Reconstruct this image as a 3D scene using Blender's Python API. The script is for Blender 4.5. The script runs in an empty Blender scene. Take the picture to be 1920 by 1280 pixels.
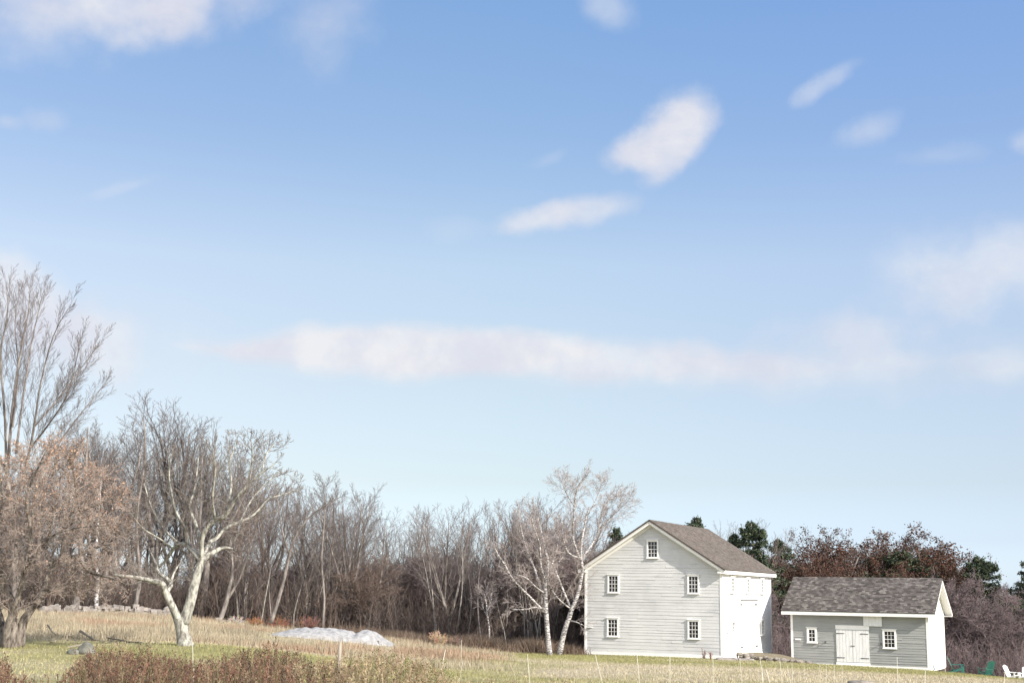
import bpy, math, random, time
import numpy as np
T0 = time.time()
R = math.radians
sc = bpy.context.scene
col = sc.collection
# ------------------------------------------------------------------ camera
F_PX, PITCH, ROLL, CZ = 2480.85, 0.1881, 0.0158, 4.0
cd = bpy.data.cameras.new("camera"); cam = bpy.data.objects.new("camera", cd); col.objects.link(cam)
cd.sensor_width = 36.0; cd.lens = F_PX / 1920 * 36.0; cd.clip_start = 0.1; cd.clip_end = 9000
def _basis():
    fw = np.array([0, math.cos(PITCH), math.sin(PITCH)]); up = np.array([0, -math.sin(PITCH), math.cos(PITCH)]); rt = np.array([1., 0, 0])
    c, s = math.cos(ROLL), math.sin(ROLL)
    return fw, rt * c + up * s, up * c - rt * s, rt, up
FW, _a, _b, RT, UP = _basis()
# the place leans clockwise in the photo: the camera is rolled the other way
c_, s_ = math.cos(ROLL), math.sin(ROLL)
cr = RT * c_ + UP * s_
cu = UP * c_ - RT * s_
from mathutils import Matrix, Vector
cam.matrix_world = Matrix(((cr[0], cu[0], -FW[0], 0), (cr[1], cu[1], -FW[1], 0), (cr[2], cu[2], -FW[2], CZ), (0, 0, 0, 1)))
sc.camera = cam
def ray(px, py):
    a, b = (px - 960) / F_PX, -(py - 640) / F_PX
    return FW + cr * a + cu * b
def at(px, py, Y):
    r = ray(px, py); t = Y / r[1]
    return np.array([r[0] * t, Y, CZ + r[2] * t])
# ------------------------------------------------------------------ light
SUN_EL, SUN_H = R(30), (0.7405, -0.672)
SUN_ROT = math.atan2(SUN_H[0], SUN_H[1])
sl = bpy.data.lights.new("sun", 'SUN'); sl.energy = 3.85; sl.angle = R(0.5); sl.color = (1.0, 0.93, 0.83)
so = bpy.data.objects.new("sun", sl); col.objects.link(so)
sd = Vector((SUN_H[0] * math.cos(SUN_EL), SUN_H[1] * math.cos(SUN_EL), math.sin(SUN_EL)))
so.rotation_euler = sd.to_track_quat('Z', 'Y').to_euler(); so.location = sd * 200
vs = sc.view_settings; vs.view_transform = 'Standard'; vs.look = 'None'; vs.exposure = 1.05; vs.gamma = 1; vs.use_curve_mapping = False
# ------------------------------------------------------------------ node helper
class NT:
    def __init__(s, tree): s.t = tree; s.n = tree.nodes; s.l = tree.links
    def new(s, typ, **kw):
        n = s.n.new(typ)
        for k, v in kw.items(): setattr(n, k, v)
        return n
    def put(s, sock, v):
        if isinstance(v, bpy.types.NodeSocket): s.l.new(v, sock)
        elif v is not None: sock.default_value = v
    def m(s, op, a, b=None, c=None, clamp=False):
        n = s.new('ShaderNodeMath', operation=op); n.use_clamp = clamp
        s.put(n.inputs[0], a); s.put(n.inputs[1], b)
        if c is not None: s.put(n.inputs[2], c)
        return n.outputs[0]
    def mix(s, f, a, b, mode='MIX'):
        n = s.new('ShaderNodeMix', data_type='RGBA', blend_type=mode)
        s.put(n.inputs[0], f); s.put(n.inputs[6], a if isinstance(a, bpy.types.NodeSocket) else (*a, 1)); s.put(n.inputs[7], b if isinstance(b, bpy.types.NodeSocket) else (*b, 1))
        return n.outputs[2]
    def noise(s, vec, scale, detail=4, rough=.55, dist=0):
        n = s.new('ShaderNodeTexNoise'); s.put(n.inputs['Vector'], vec); n.inputs['Scale'].default_value = scale
        n.inputs['Detail'].default_value = detail; n.inputs['Roughness'].default_value = rough; n.inputs['Distortion'].default_value = dist
        return n
    def ramp(s, f, stops):
        n = s.new('ShaderNodeValToRGB'); s.put(n.inputs[0], f); e = n.color_ramp.elements
        while len(e) < len(stops): e.new(.5)
        for i, (p, c) in enumerate(stops): e[i].position = p; e[i].color = (*c, 1) if len(c) == 3 else c
        return n.outputs[0]
    def smooth(s, v, a, b):
        n = s.new('ShaderNodeMapRange', interpolation_type='SMOOTHSTEP'); s.put(n.inputs[0], v)
        n.inputs[1].default_value = a; n.inputs[2].default_value = b
        return n.outputs[0]
    def vmul(s, v, k):
        n = s.new('ShaderNodeVectorMath', operation='MULTIPLY'); s.put(n.inputs[0], v); n.inputs[1].default_value = k
        return n.outputs[0]
# ------------------------------------------------------------------ world: sky with clouds by direction, plus unseen ones added for fill
w = bpy.data.worlds.new("World"); sc.world = w; w.use_nodes = True
t = NT(w.node_tree); bgn = t.n['Background']
sky = t.new('ShaderNodeTexSky', sky_type='NISHITA'); sky.sun_disc = False
sky.sun_elevation = SUN_EL; sky.sun_rotation = SUN_ROT; sky.altitude = 50; sky.air_density = 1.0; sky.dust_density = 0.6; sky.ozone_density = 1.2
tc = t.new('ShaderNodeTexCoord'); dirv = tc.outputs['Generated']
sp = t.new('ShaderNodeSeparateXYZ'); t.put(sp.inputs[0], dirv)
az = t.m('ARCTAN2', sp.outputs[0], sp.outputs[1]); el = t.m('ARCSINE', sp.outputs[2])
wn = t.noise(dirv, 15, 5, .6); ws = t.new('ShaderNodeSeparateColor'); t.put(ws.inputs[0], wn.outputs['Color'])
wn2 = t.noise(dirv, 24, 4, .55)
azw = t.m('MULTIPLY_ADD', t.m('SUBTRACT', ws.outputs[0], .5), .034, az)
elw = t.m('MULTIPLY_ADD', t.m('SUBTRACT', ws.outputs[1], .5), .020, el)
def ae(px, py):
    r = ray(px, py); r = r / np.linalg.norm(r)
    return math.atan2(r[0], r[1]), math.asin(r[2])
SKY_GAIN = 0.145
# clear sky: hue follows the elevation, as through clean autumn air
eln = t.m('DIVIDE', el, 0.6, clamp=True)
tint = t.ramp(eln, [(0.017, (.48, .585, .86)), (0.07, (.44, .475, .63)), (0.138, (.49, .455, .475)), (.273, (.65, .545, .488)), (.407, (.77, .65, .57)), (.572, (.64, .63, .63)), (.733, (.61, .665, .71)), (1.0, (.75, .8, .85))])
clear = t.mix(1.0, sky.outputs[0], tint, 'MULTIPLY')
clear = t.mix(1.0, clear, t.ramp(t.smooth(az, -.42, .42), [(0, (.97, .92, .91)), (.5, (1, 1, 1)), (1, (1.03, 1.04, 1.12))]), 'MULTIPLY')
# clouds: (px, py, half width, half height, tilt deg, strength, softness)
CL = [(1268, 242, 86, 52, 48, 1.0, .55), (1205, 285, 70, 34, 15, .9, .6), (1240, 300, 55, 36, 50, .7, .8),
      (1010, 408, 80, 26, 14, .75, .8), (1105, 390, 90, 28, 6, .65, .9),
      (775, 657, 385, 50, 1, 1.0, -.4), (1090, 672, 420, 46, -3, .75, -.7), (1400, 686, 380, 44, 0, .5, -1.0), (1590, 628, 150, 44, 0, .55, 1.0),
      (1810, 520, 210, 90, 12, .45, 1.0), (1900, 500, 180, 70, 14, .35, 1.0), (1890, 688, 120, 30, 0, .45, 1.0), (1560, 690, 420, 60, 0, .22, 1.0),
      (250, 10, 230, 60, 10, .8, .9), (330, 12, 60, 46, 20, .5, .8), (90, 30, 200, 80, 20, .45, 1.0), (600, 40, 100, 80, 30, .36, 1.0), (1150, 20, 46, 40, -20, .36, 1.0),
      (1565, 145, 48, 18, 28, .38, 1.0), (1515, 175, 36, 18, 20, .3, 1.0), (1635, 238, 60, 26, 18, .32, 1.0), (1030, 298, 40, 12, 20, .15, 1.0),
      (60, 590, 200, 80, -20, .9, .8), (5, 224, 26, 14, 0, .3, 1.0), (80, 220, 44, 22, 10, .25, 1.0), (240, 352, 66, 14, 22, .2, 1.0), (1925, 262, 26, 22, 40, .35, 1.0), (1770, 290, 80, 20, 0, .14, 1.0), (860, 430, 50, 26, 0, .12, 1.0), (200, 640, 190, 90, 0, .2, 1.0)]
cov = None
for (px, py, hw, hh, tilt, stg, soft) in CL:
    a0, e0 = ae(px, py); ca, sa = math.cos(R(tilt)), math.sin(R(tilt)); ce = math.cos(e0)
    X = t.m('MULTIPLY', t.m('SUBTRACT', azw, a0), ce); Y = t.m('SUBTRACT', elw, e0)
    u = t.m('DIVIDE', t.m('ADD', t.m('MULTIPLY', X, ca), t.m('MULTIPLY', Y, sa)), hw * 1.15 / F_PX)
    v = t.m('DIVIDE', t.m('SUBTRACT', t.m('MULTIPLY', Y, ca), t.m('MULTIPLY', X, sa)), hh * 1.15 / F_PX)
    if soft < 0: soft = -soft; d = t.m('ADD', t.m('MULTIPLY', u, u), t.m('ABSOLUTE', v)); amp = .25 + .45 * soft
    else: d = t.m('SQRT', t.m('ADD', t.m('MULTIPLY', u, u), t.m('MULTIPLY', v, v))); amp = .35 + .9 * soft
    d = t.m('ADD', d, t.m('MULTIPLY', t.m('SUBTRACT', wn2.outputs[0], .5), amp))
    k = t.m('MULTIPLY', t.m('SUBTRACT', 1.0, t.smooth(d, .72 - .62 * soft, 1.15)), stg)
    inv = t.m('SUBTRACT', 1.0, k)
    cov = inv if cov is None else t.m('MULTIPLY', cov, inv)
# torn edges and thin places
wn3 = t.noise(t.vmul(dirv, (1, 1, 2.4)), 42, 4, .55)
cov = t.m('SUBTRACT', 1.0, cov)
cov = t.m('MULTIPLY', cov, t.m('MULTIPLY_ADD', t.smooth(wn3.outputs[0], .30, .66), .16, .84))
cov = t.m('MULTIPLY', cov, 1.04, clamp=True)
ccol = t.ramp(wn.outputs[0], [(.36, (2.42, 2.46, 2.78)), (.50, (2.58, 2.63, 2.88)), (.62, (2.85, 2.88, 3.0))])
skyc = t.mix(cov, clear, ccol)
# unseen bright clouds added behind and above the viewer to raise the fill light
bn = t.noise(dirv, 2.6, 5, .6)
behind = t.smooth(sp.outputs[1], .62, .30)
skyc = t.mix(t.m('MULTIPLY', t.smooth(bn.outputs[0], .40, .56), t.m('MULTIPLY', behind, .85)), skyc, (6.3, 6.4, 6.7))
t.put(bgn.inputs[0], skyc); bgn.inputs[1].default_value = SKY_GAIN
# ------------------------------------------------------------------ generic object helpers
def link(o, parent=None):
    col.objects.link(o)
    if parent: o.parent = parent
    return o
def tag(o, label=None, cat=None, group=None, kind=None):
    if label: o['label'] = label
    if cat: o['category'] = cat
    if group: o['group'] = group
    if kind: o['kind'] = kind
    return o
def empty(name, loc=(0, 0, 0), rz=0):
    o = bpy.data.objects.new(name, None); o.empty_display_size = .3; o.location = loc; o.rotation_euler = (0, 0, rz)
    return link(o)
def copy_tree(o, parent=None):
    c = o.copy(); link(c, parent)
    for ch in [q for q in bpy.data.objects if q.parent == o]: copy_tree(ch, c)
    return c
def copy_of(proto, loc, rz, s, sz=None):
    root, kids = proto
    c = root.copy(); col.objects.link(c); c.location = loc; c.rotation_euler = (0, 0, rz); c.scale = (s, s, sz or s)
    for k in kids:
        q = k.copy(); col.objects.link(q); q.parent = c
    return c
class MB:
    """collects vertices and faces (quads/tris/ngons) and builds one mesh"""
    def __init__(s): s.v = []; s.f = []; s.av = []; s.aq = []; s.ac = []; s.nv = 0
    def face(s, pts):
        i = len(s.v); s.v += [tuple(p) for p in pts]; s.f.append(tuple(range(i, i + len(pts))))
    def box(s, a, b):
        (x0, y0, z0), (x1, y1, z1) = a, b
        i = len(s.v)
        s.v += [(x0, y0, z0), (x1, y0, z0), (x1, y1, z0), (x0, y1, z0), (x0, y0, z1), (x1, y0, z1), (x1, y1, z1), (x0, y1, z1)]
        s.f += [tuple(i + k for k in q) for q in ((0, 3, 2, 1), (4, 5, 6, 7), (0, 1, 5, 4), (1, 2, 6, 5), (2, 3, 7, 6), (3, 0, 4, 7))]
    def prism(s, prof, v0, v1):
        """closed profile of 3-D points swept by a vector"""
        n = len(prof); i = len(s.v); d = np.array(v1) - np.array(v0)
        s.v += [tuple(np.array(p)) for p in prof] + [tuple(np.array(p) + d) for p in prof]
        s.f.append(tuple(i + k for k in range(n))[::-1]); s.f.append(tuple(i + n + k for k in range(n)))
        for k in range(n): s.f.append((i + k, i + (k + 1) % n, i + n + (k + 1) % n, i + n + k))
    def tube(s, pts, rad, sides=8, wob=0, rng=None):
        pts = [np.array(p, float) for p in pts]; i0 = len(s.v); n = len(pts)
        prev = None
        for k in range(n):
            d = pts[min(k + 1, n - 1)] - pts[max(k - 1, 0)]; d = d / (np.linalg.norm(d) + 1e-9)
            a = prev if prev is not None else (np.array([1., 0, 0]) if abs(d[0]) < .8 else np.array([0, 1., 0]))
            a = a - d * (a @ d); a /= np.linalg.norm(a); b = np.cross(d, a); prev = a
            for j in range(sides):
                th = 2 * math.pi * j / sides; r = rad[k] * (1 + (rng.uniform(-wob, wob) if wob else 0))
                s.v.append(tuple(pts[k] + (a * math.cos(th) + b * math.sin(th)) * r))
        for k in range(n - 1):
            for j in range(sides):
                a = i0 + k * sides + j; b = i0 + k * sides + (j + 1) % sides
                s.f.append((a, b, b + sides, a + sides))
        s.f.append(tuple(i0 + j for j in range(sides))[::-1]); s.f.append(tuple(i0 + (n - 1) * sides + j for j in range(sides)))
    def build(s, name, mat, parent=None, smooth=False, loc=None):
        me = bpy.data.meshes.new(name); me.from_pydata([tuple(map(float, q)) for q in s.v], [], s.f); me.materials.append(mat)
        if smooth: me.polygons.foreach_set('use_smooth', [True] * len(me.polygons))
        me.update(); o = bpy.data.objects.new(name, me)
        if loc is not None: o.location = loc
        return link(o, parent)
def np_mesh(name, V, Fq, mat, colr=None, smooth=False):
    """V (n,3), Fq (m,k) -> mesh; colr per vertex"""
    me = bpy.data.meshes.new(name); n, m, k = len(V), len(Fq), Fq.shape[1]
    me.vertices.add(n); me.vertices.foreach_set('co', np.asarray(V, np.float32).ravel())
    me.loops.add(m * k); me.loops.foreach_set('vertex_index', Fq.astype(np.int32).ravel())
    me.polygons.add(m); me.polygons.foreach_set('loop_start', np.arange(0, m * k, k, dtype=np.int32))
    if smooth: me.polygons.foreach_set('use_smooth', np.ones(m, bool))
    me.update(calc_edges=True)
    if colr is not None:
        a = me.color_attributes.new('Col', 'FLOAT_COLOR', 'POINT')
        a.data.foreach_set('color', np.concatenate([colr, np.ones((n, 1))], 1).astype(np.float32).ravel())
    me.materials.append(mat)
    return me
def segs_mesh(name, S, mat, colr=None):
    """S (n,8): p0 p1 r0 r1 -> 3-sided prisms"""
    S = np.asarray(S, float); p0, p1, r0, r1 = S[:, :3], S[:, 3:6], S[:, 6:7], S[:, 7:8]
    d = p1 - p0; d /= np.linalg.norm(d, axis=1, keepdims=True) + 1e-9
    ref = np.where(np.abs(d[:, 2:3]) < .9, np.array([[0, 0, 1.]]), np.array([[1., 0, 0]]))
    a = np.cross(d, ref); a /= np.linalg.norm(a, axis=1, keepdims=True); b = np.cross(d, a)
    V = np.empty((len(S), 6, 3))
    for j in range(3):
        th = 2 * math.pi * j / 3 + .5; o = a * math.cos(th) + b * math.sin(th)
        V[:, j] = p0 + o * r0; V[:, 3 + j] = p1 + o * r1
    base = np.arange(len(S))[:, None, None] * 6
    Fq = base + np.array([[0, 1, 4, 3], [1, 2, 5, 4], [2, 0, 3, 5]])[None]
    cc = None if colr is None else np.repeat(colr, 6, axis=0)
    return np_mesh(name, V.reshape(-1, 3), Fq.reshape(-1, 4), mat, cc)
# value noise in numpy
class VN:
    def __init__(s, seed, n=256): s.g = np.random.RandomState(seed).rand(n, n); s.n = n
    def __call__(s, x, y):
        x = np.asarray(x, float); y = np.asarray(y, float)
        xi, yi = np.floor(x).astype(int), np.floor(y).astype(int); fx, fy = x - xi, y - yi
        fx = fx * fx * (3 - 2 * fx); fy = fy * fy * (3 - 2 * fy); n = s.n; g = s.g
        a, b, c, d = g[xi % n, yi % n], g[(xi + 1) % n, yi % n], g[xi % n, (yi + 1) % n], g[(xi + 1) % n, (yi + 1) % n]
        return (a * (1 - fx) + b * fx) * (1 - fy) + (c * (1 - fx) + d * fx) * fy
vn1, vn2, vn3 = VN(1), VN(2), VN(3)
def fbm(x, y, s=1.0, o=4):
    r = 0; a = .5; tot = 0
    for k in range(o): r = r + a * (vn1, vn2, vn3)[k % 3](x * s + 7.3 * k, y * s - 3.1 * k); tot += a; a *= .55; s *= 2.1
    return r / tot
# ------------------------------------------------------------------ terrain height
CP = [(1097, 1227, 84.6), (1355, 1236, 80.7), (960, 1226, 80), (850, 1220, 78), (1744, 1257, 82), (1900, 1272, 80), (1500, 1247, 76), (1620, 1252, 78), (1230, 1232, 80),
      (1500, 1284, 42), (960, 1290, 40), (1900, 1296, 43), (345, 1209, 48), (20, 1213, 48), (200, 1176, 63), (200, 1152, 82), (320, 1158, 86), (60, 1150, 82),
      (450, 1170, 86), (630, 1207, 66), (560, 1186, 80), (600, 1262, 40), (150, 1255, 38), (720, 1200, 78), (-250, 1170, 60), (1250, 1262, 54), (900, 1262, 52), (1700, 1275, 52)]
cpts = [tuple(at(*c)) for c in CP]
cpts += [(0, 0, 2.4), (-10, 24, 2.1), (10, 24, 1.9), (-40, 5, 2.6), (40, 5, 1.0), (-60, 70, 2.6), (-60, 130, 3.0), (-25, 110, 1.2), (-5, 100, -.4), (0, 135, -1.5), (12, 105, -2.2), (25, 108, -3.8), (40, 110, -4.5), (34, 94, -1.8),
         (22, 97, -1.6), (70, 120, -5), (60, 60, -1.5), (30, 150, -4), (-30, 160, .5), (70, 170, -4), (-70, 180, 2)]
cpts = np.array(cpts); Ct = cpts[:, :2] / 30.0
def _tps(A, B):
    r2 = ((A[:, None] - B[None]) ** 2).sum(-1); return np.where(r2 > 1e-12, r2 * np.log(np.maximum(r2, 1e-12)), 0) * .5
_n = len(Ct); _K = _tps(Ct, Ct) + np.eye(_n) * .002; _P = np.concatenate([np.ones((_n, 1)), Ct], 1)
_W = np.linalg.solve(np.block([[_K, _P], [_P.T, np.zeros((3, 3))]]), np.concatenate([cpts[:, 2], np.zeros(3)]))
def gz(x, y):
    x = np.atleast_1d(np.asarray(x, float)); y = np.atleast_1d(np.asarray(y, float)); sh = x.shape
    x = x.ravel(); y = y.ravel()
    xc, yc = np.clip(x, -75, 75), np.clip(y, -20, 185); Q = np.stack([xc, yc], 1) / 30.0
    z = _tps(Q, Ct) @ _W[:_n] + _W[_n] + Q @ _W[_n + 1:]
    z = z + (fbm(x, y, .25) - .5) * .12
    far = np.clip((np.hypot(x - xc, y - yc)) / 300, 0, 1)
    return (z * (1 - far) + (-2.0) * far).reshape(sh)
def gz1(x, y): return float(gz([x], [y])[0])
def ground_at(px, Y, py=1180):
    p = at(px, py, Y); return np.array([p[0], Y, gz1(p[0], Y)])
# ------------------------------------------------------------------ grass colours (real colour of the sward)
TAN, TAN2, GRN, GRN2, BRN, LEAFL = (np.array(c) for c in ((.30, .26, .18), (.36, .315, .225), (.180, .174, .072), (.255, .235, .110), (.13, .095, .07), (.09, .07, .055)))
def px_of(x, y, z):
    P = np.stack([x, y, z - CZ], -1); d = P @ FW
    return 960 + F_PX * (P @ cr) / d, 640 - F_PX * (P @ cu) / d
def sm(v, a, b):
    k = np.clip((v - a) / (b - a), 0, 1); return k * k * (3 - 2 * k)
def sward(x, y):
    """returns tan weight, brush weight of the field, from place in the field"""
    n = fbm(x, y, .13); n2 = fbm(x + 50, y, .5)
    tanw = .30 + (n - .5) * 1.5 + (n2 - .5) * .9
    # rough hay strip on the left beyond the mown grass
    left = sm(-x, 1.5, 5.0)
    hay = sm(y + (n - .5) * 6, 52, 55) * left * .8
    tanw = tanw + hay * 1.0 - sm(y, 78, 81) * left * .5
    # green band at the barns' foot, tan strip before it
    right = sm(x, -4, 4)
    tanw = tanw + right * (.55 * (1 - sm(y + (n - .5) * 10, 64, 70)) * sm(y + (n2 - .5) * 6, 40, 50) - .45 * sm(y, 68, 73))
    tanw = tanw - .12 * np.exp(-((y - 48) / 4.0) ** 2) * left
    brush = sm(y + (n - .5) * 3, 82.5, 86) * sm(x, -12, -6) * (1 - sm(x, 3.5, 5.5)) + sm(y, 88, 92) + sm(x - 19 + (y - 86) * .4, 0, 3) * sm(y, 89, 92)
    return np.clip(tanw, 0, 1), np.clip(brush, 0, 1)
def sward_col(x, y, seed=0):
    tw, bw = sward(x, y); n = fbm(x + 9, y + 4, .9)[..., None]; n3 = fbm(x, y + 30, .35)[..., None]
    g = GRN * (1 - n) + GRN2 * n; tn = TAN * (1 - n3) + TAN2 * n3
    c = g * (1 - tw[..., None]) + tn * tw[..., None]
    b = BRN * n3 + LEAFL * (1 - n3)
    return c * (1 - bw[..., None]) + b * bw[..., None]
# ------------------------------------------------------------------ materials
def principled(name):
    m = bpy.data.materials.new(name); m.use_nodes = True; q = NT(m.node_tree); b = q.n['Principled BSDF']; b.inputs['Specular IOR Level'].default_value = .25
    return m, q, b
def mat_attr(name, rough=.9, transl=0.0, var=.25, scale=3.0):
    m, q, b = principled(name); a = q.new('ShaderNodeAttribute', attribute_name='Col'); tcd = q.new('ShaderNodeTexCoord')
    n = q.noise(tcd.outputs['Object'], scale, 5)
    c = q.mix(1.0, a.outputs[0], q.ramp(n.outputs[0], [(.25, (1 - var,) * 3), (.75, (1 + var,) * 3)]), 'MULTIPLY')
    q.put(b.inputs['Base Color'], c); b.inputs['Roughness'].default_value = rough; b.inputs['Specular IOR Level'].default_value = .1
    return m
def mat_bark(name, c1, c2, scale=6, stretch=.25, spread=.12, bump=.3):
    m, q, b = principled(name); tcd = q.new('ShaderNodeTexCoord'); v = q.vmul(tcd.outputs['Object'], (1, 1, stretch))
    n = q.noise(v, scale, 6, .65); c = q.ramp(n.outputs[0], [(.5 - spread, c1), (.5 + spread, c2)])
    oi = q.new('ShaderNodeObjectInfo'); k = q.m('MULTIPLY_ADD', oi.outputs['Random'], .3, .85)
    c = q.mix(1.0, c, q.ramp(k, [(0, (0, 0, 0)), (1, (1, 1, 1))]), 'MULTIPLY')
    q.put(b.inputs['Base Color'], c); b.inputs['Roughness'].default_value = .9
    bp = q.new('ShaderNodeBump'); bp.inputs['Strength'].default_value = bump; q.put(bp.inputs['Height'], n.outputs[0]); q.put(b.inputs['Normal'], bp.outputs[0])
    return m
def mat_flat(name, c, rough=.7, var=.1, scale=8, spec=.25, stretch=(1, 1, 1), bump=0):
    m, q, b = principled(name); tcd = q.new('ShaderNodeTexCoord'); n = q.noise(q.vmul(tcd.outputs['Object'], stretch), scale, 5)
    lo = tuple(x * (1 - var) for x in c); hi = tuple(min(1, x * (1 + var)) for x in c)
    q.put(b.inputs['Base Color'], q.ramp(n.outputs[0], [(.3, lo), (.7, hi)])); b.inputs['Roughness'].default_value = rough; b.inputs['Specular IOR Level'].default_value = spec
    if bump:
        bp = q.new('ShaderNodeBump'); bp.inputs['Strength'].default_value = bump; q.put(bp.inputs['Height'], n.outputs[0]); q.put(b.inputs['Normal'], bp.outputs[0])
    return m
def mat_siding(name, c, streak, amt):
    m, q, b = principled(name); tcd = q.new('ShaderNodeTexCoord'); ob = tcd.outputs['Object']
    n1 = q.noise(q.vmul(ob, (.55, .55, 7.5)), 1.6, 5, .6); n2 = q.noise(q.vmul(ob, (3, 3, 30)), 2, 4, .7); n3 = q.noise(ob, .5, 3)
    k = q.m('ADD', q.m('MULTIPLY', n1.outputs[0], .65), q.m('MULTIPLY', n2.outputs[0], .35))
    cc = q.ramp(k, [(.34, streak), (.47, c), (.62, c), (.74, tuple(min(1, x * 1.1) for x in c))])
    cc = q.mix(amt, (c), cc); cc = q.mix(1.0, cc, q.ramp(n3.outputs[0], [(.3, (.86, .86, .87)), (.5, (1, 1, 1)), (.7, (1.07, 1.07, 1.06))]), 'MULTIPLY')
    q.put(b.inputs['Base Color'], cc); b.inputs['Roughness'].default_value = .75
    return m
def mat_shingle(name, cols, patch):
    m, q, b = principled(name); tcd = q.new('ShaderNodeTexCoord'); uv = tcd.outputs['UV']
    br = q.new('ShaderNodeTexBrick'); q.put(br.inputs['Vector'], uv); br.inputs['Scale'].default_value = 1; br.inputs['Brick Width'].default_value = .21; br.inputs['Row Height'].default_value = .15
    br.inputs['Mortar Size'].default_value = .006; br.inputs['Color1'].default_value = (0, 0, 0, 1); br.inputs['Color2'].default_value = (1, 1, 1, 1); br.inputs['Mortar'].default_value = (.0, .0, .0, 1); br.offset_frequency = 2; br.offset = .37
    n = q.noise(uv, 1.1, 5, .6); n2 = q.noise(q.vmul(uv, (3, 9, 1)), 1.2, 4, .7)
    k = q.m('ADD', q.m('MULTIPLY', br.outputs['Color'], .42), q.m('ADD', q.m('MULTIPLY', n.outputs[0], patch), q.m('MULTIPLY', n2.outputs[0], .58 - patch)))
    c = q.ramp(k, [(.18, cols[0]), (.42, cols[1]), (.62, cols[2]), (.82, cols[3])])
    q.put(b.inputs['Base Color'], c); b.inputs['Roughness'].default_value = .9
    return m
M = {}
M['ground'] = mat_attr('ground_sward', var=.3, scale=4)
M['blade'] = mat_attr('grass_blades', var=.12, scale=.6)
M['weed'] = mat_attr('dead_weeds', var=.1, scale=1)
M['siding'] = mat_siding('pale_grey_clapboard', (.55, .55, .54), (.38, .385, .38), .9)
M['siding2'] = mat_siding('grey_clapboard', (.30, .306, .295), (.205, .212, .206), .9)
M['whiteboard'] = mat_siding('white_clapboard', (.74, .73, .72), (.62, .61, .60), .7)
M['trim'] = mat_flat('white_trim', (.80, .79, .76), .6, .05, 3)
M['door'] = mat_flat('white_door_paint', (.68, .68, .67), .6, .12, 2.5, stretch=(4, 4, .6))
M['roof1'] = mat_shingle('tan_brown_shingles', [(.070, .057, .048), (.107, .090, .076), (.138, .117, .100), (.185, .161, .139)], .25)
M['roof2'] = mat_shingle('weathered_grey_brown_shingles', [(.040, .035, .032), (.088, .077, .07), (.145, .128, .118), (.29, .265, .24)], .22)
M['glass'] = mat_flat('dark_glass', (.022, .024, .028), .08, .8, 4, spec=.5)
M['iron'] = mat_flat('grey_iron', (.12, .12, .12), .6, .2)
M['stonebase'] = mat_flat('field_stone', (.20, .178, .155), .9, .55, 5, bump=.5)
M['palestone'] = mat_flat('pale_stone', (.24, .215, .195), .9, .5, 2.5, bump=.4)
M['boulder'] = mat_flat('mossy_grey_stone', (.13, .13, .11), .9, .5, 5, bump=.6)
M['bark_grey'] = mat_bark('grey_bark', (.10, .085, .078), (.27, .24, .215))
M['bark_silver'] = mat_bark('silver_grey_bark', (.16, .145, .13), (.33, .305, .28))
M['twig_grey'] = mat_bark('grey_brown_twigs', (.115, .096, .088), (.20, .17, .158), 3, 1, .2, 0)
M['twig_purple'] = mat_bark('purple_brown_twigs', (.13, .10, .10), (.215, .168, .165), 1.2, 1, .2, 0)
M['twig_brown'] = mat_bark('russet_brown_twigs', (.125, .092, .075), (.205, .152, .125), 1.2, 1, .2, 0)
M['bark_pale'] = mat_bark('pale_lichened_bark', (.13, .12, .105), (.41, .40, .35), 9, .35, .10, .8)
M['bark_apple'] = mat_bark('dark_rough_bark', (.045, .036, .03), (.27, .235, .20), 7, .3, .14, 1.0)
M['twig_apple'] = mat_bark('warm_grey_twigs', (.20, .16, .135), (.35, .29, .25), 2, 1, .2, 0)
M['twig_pale'] = mat_bark('pale_grey_twigs', (.16, .138, .12), (.27, .238, .21), 2, 1, .2, 0)
M['bark_birch'] = mat_bark('white_birch_bark', (.06, .055, .055), (.55, .52, .50), 6, 3.2, .08, .1)
M['twig_birch'] = mat_bark('birch_twigs', (.25, .21, .195), (.43, .375, .35), 2, 1, .2, 0)
M['leaf'] = mat_attr('dry_leaves', var=.2, scale=2)
M['needle'] = mat_attr('conifer_needles', var=.2, scale=1)
M['tarp'] = mat_flat('white_sheeting', (.265, .262, .26), .8, .28, 5, bump=1.0)
M['green'] = mat_flat('dark_green_paint', (.018, .10, .08), .5, .2, 6, spec=.5)
M['white_paint'] = mat_flat('white_chair_paint', (.8, .8, .8), .5, .06)
M['stake'] = mat_flat('white_fibre_stake', (.50, .48, .40), .5, .08)
M['post'] = mat_flat('weathered_post_wood', (.27, .235, .19), .9, .3, 12, stretch=(1, 1, .2), bump=.4)
M['darkpost'] = mat_flat('dark_steel_stake', (.10, .09, .08), .7, .3)
M['earth'] = mat_flat('bare_earth_and_dry_grass', (.16, .135, .09), .95, .3, 3, bump=.5)
M['log'] = mat_flat('fallen_wood', (.17, .15, .11), .9, .4, 5, bump=.4)
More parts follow.
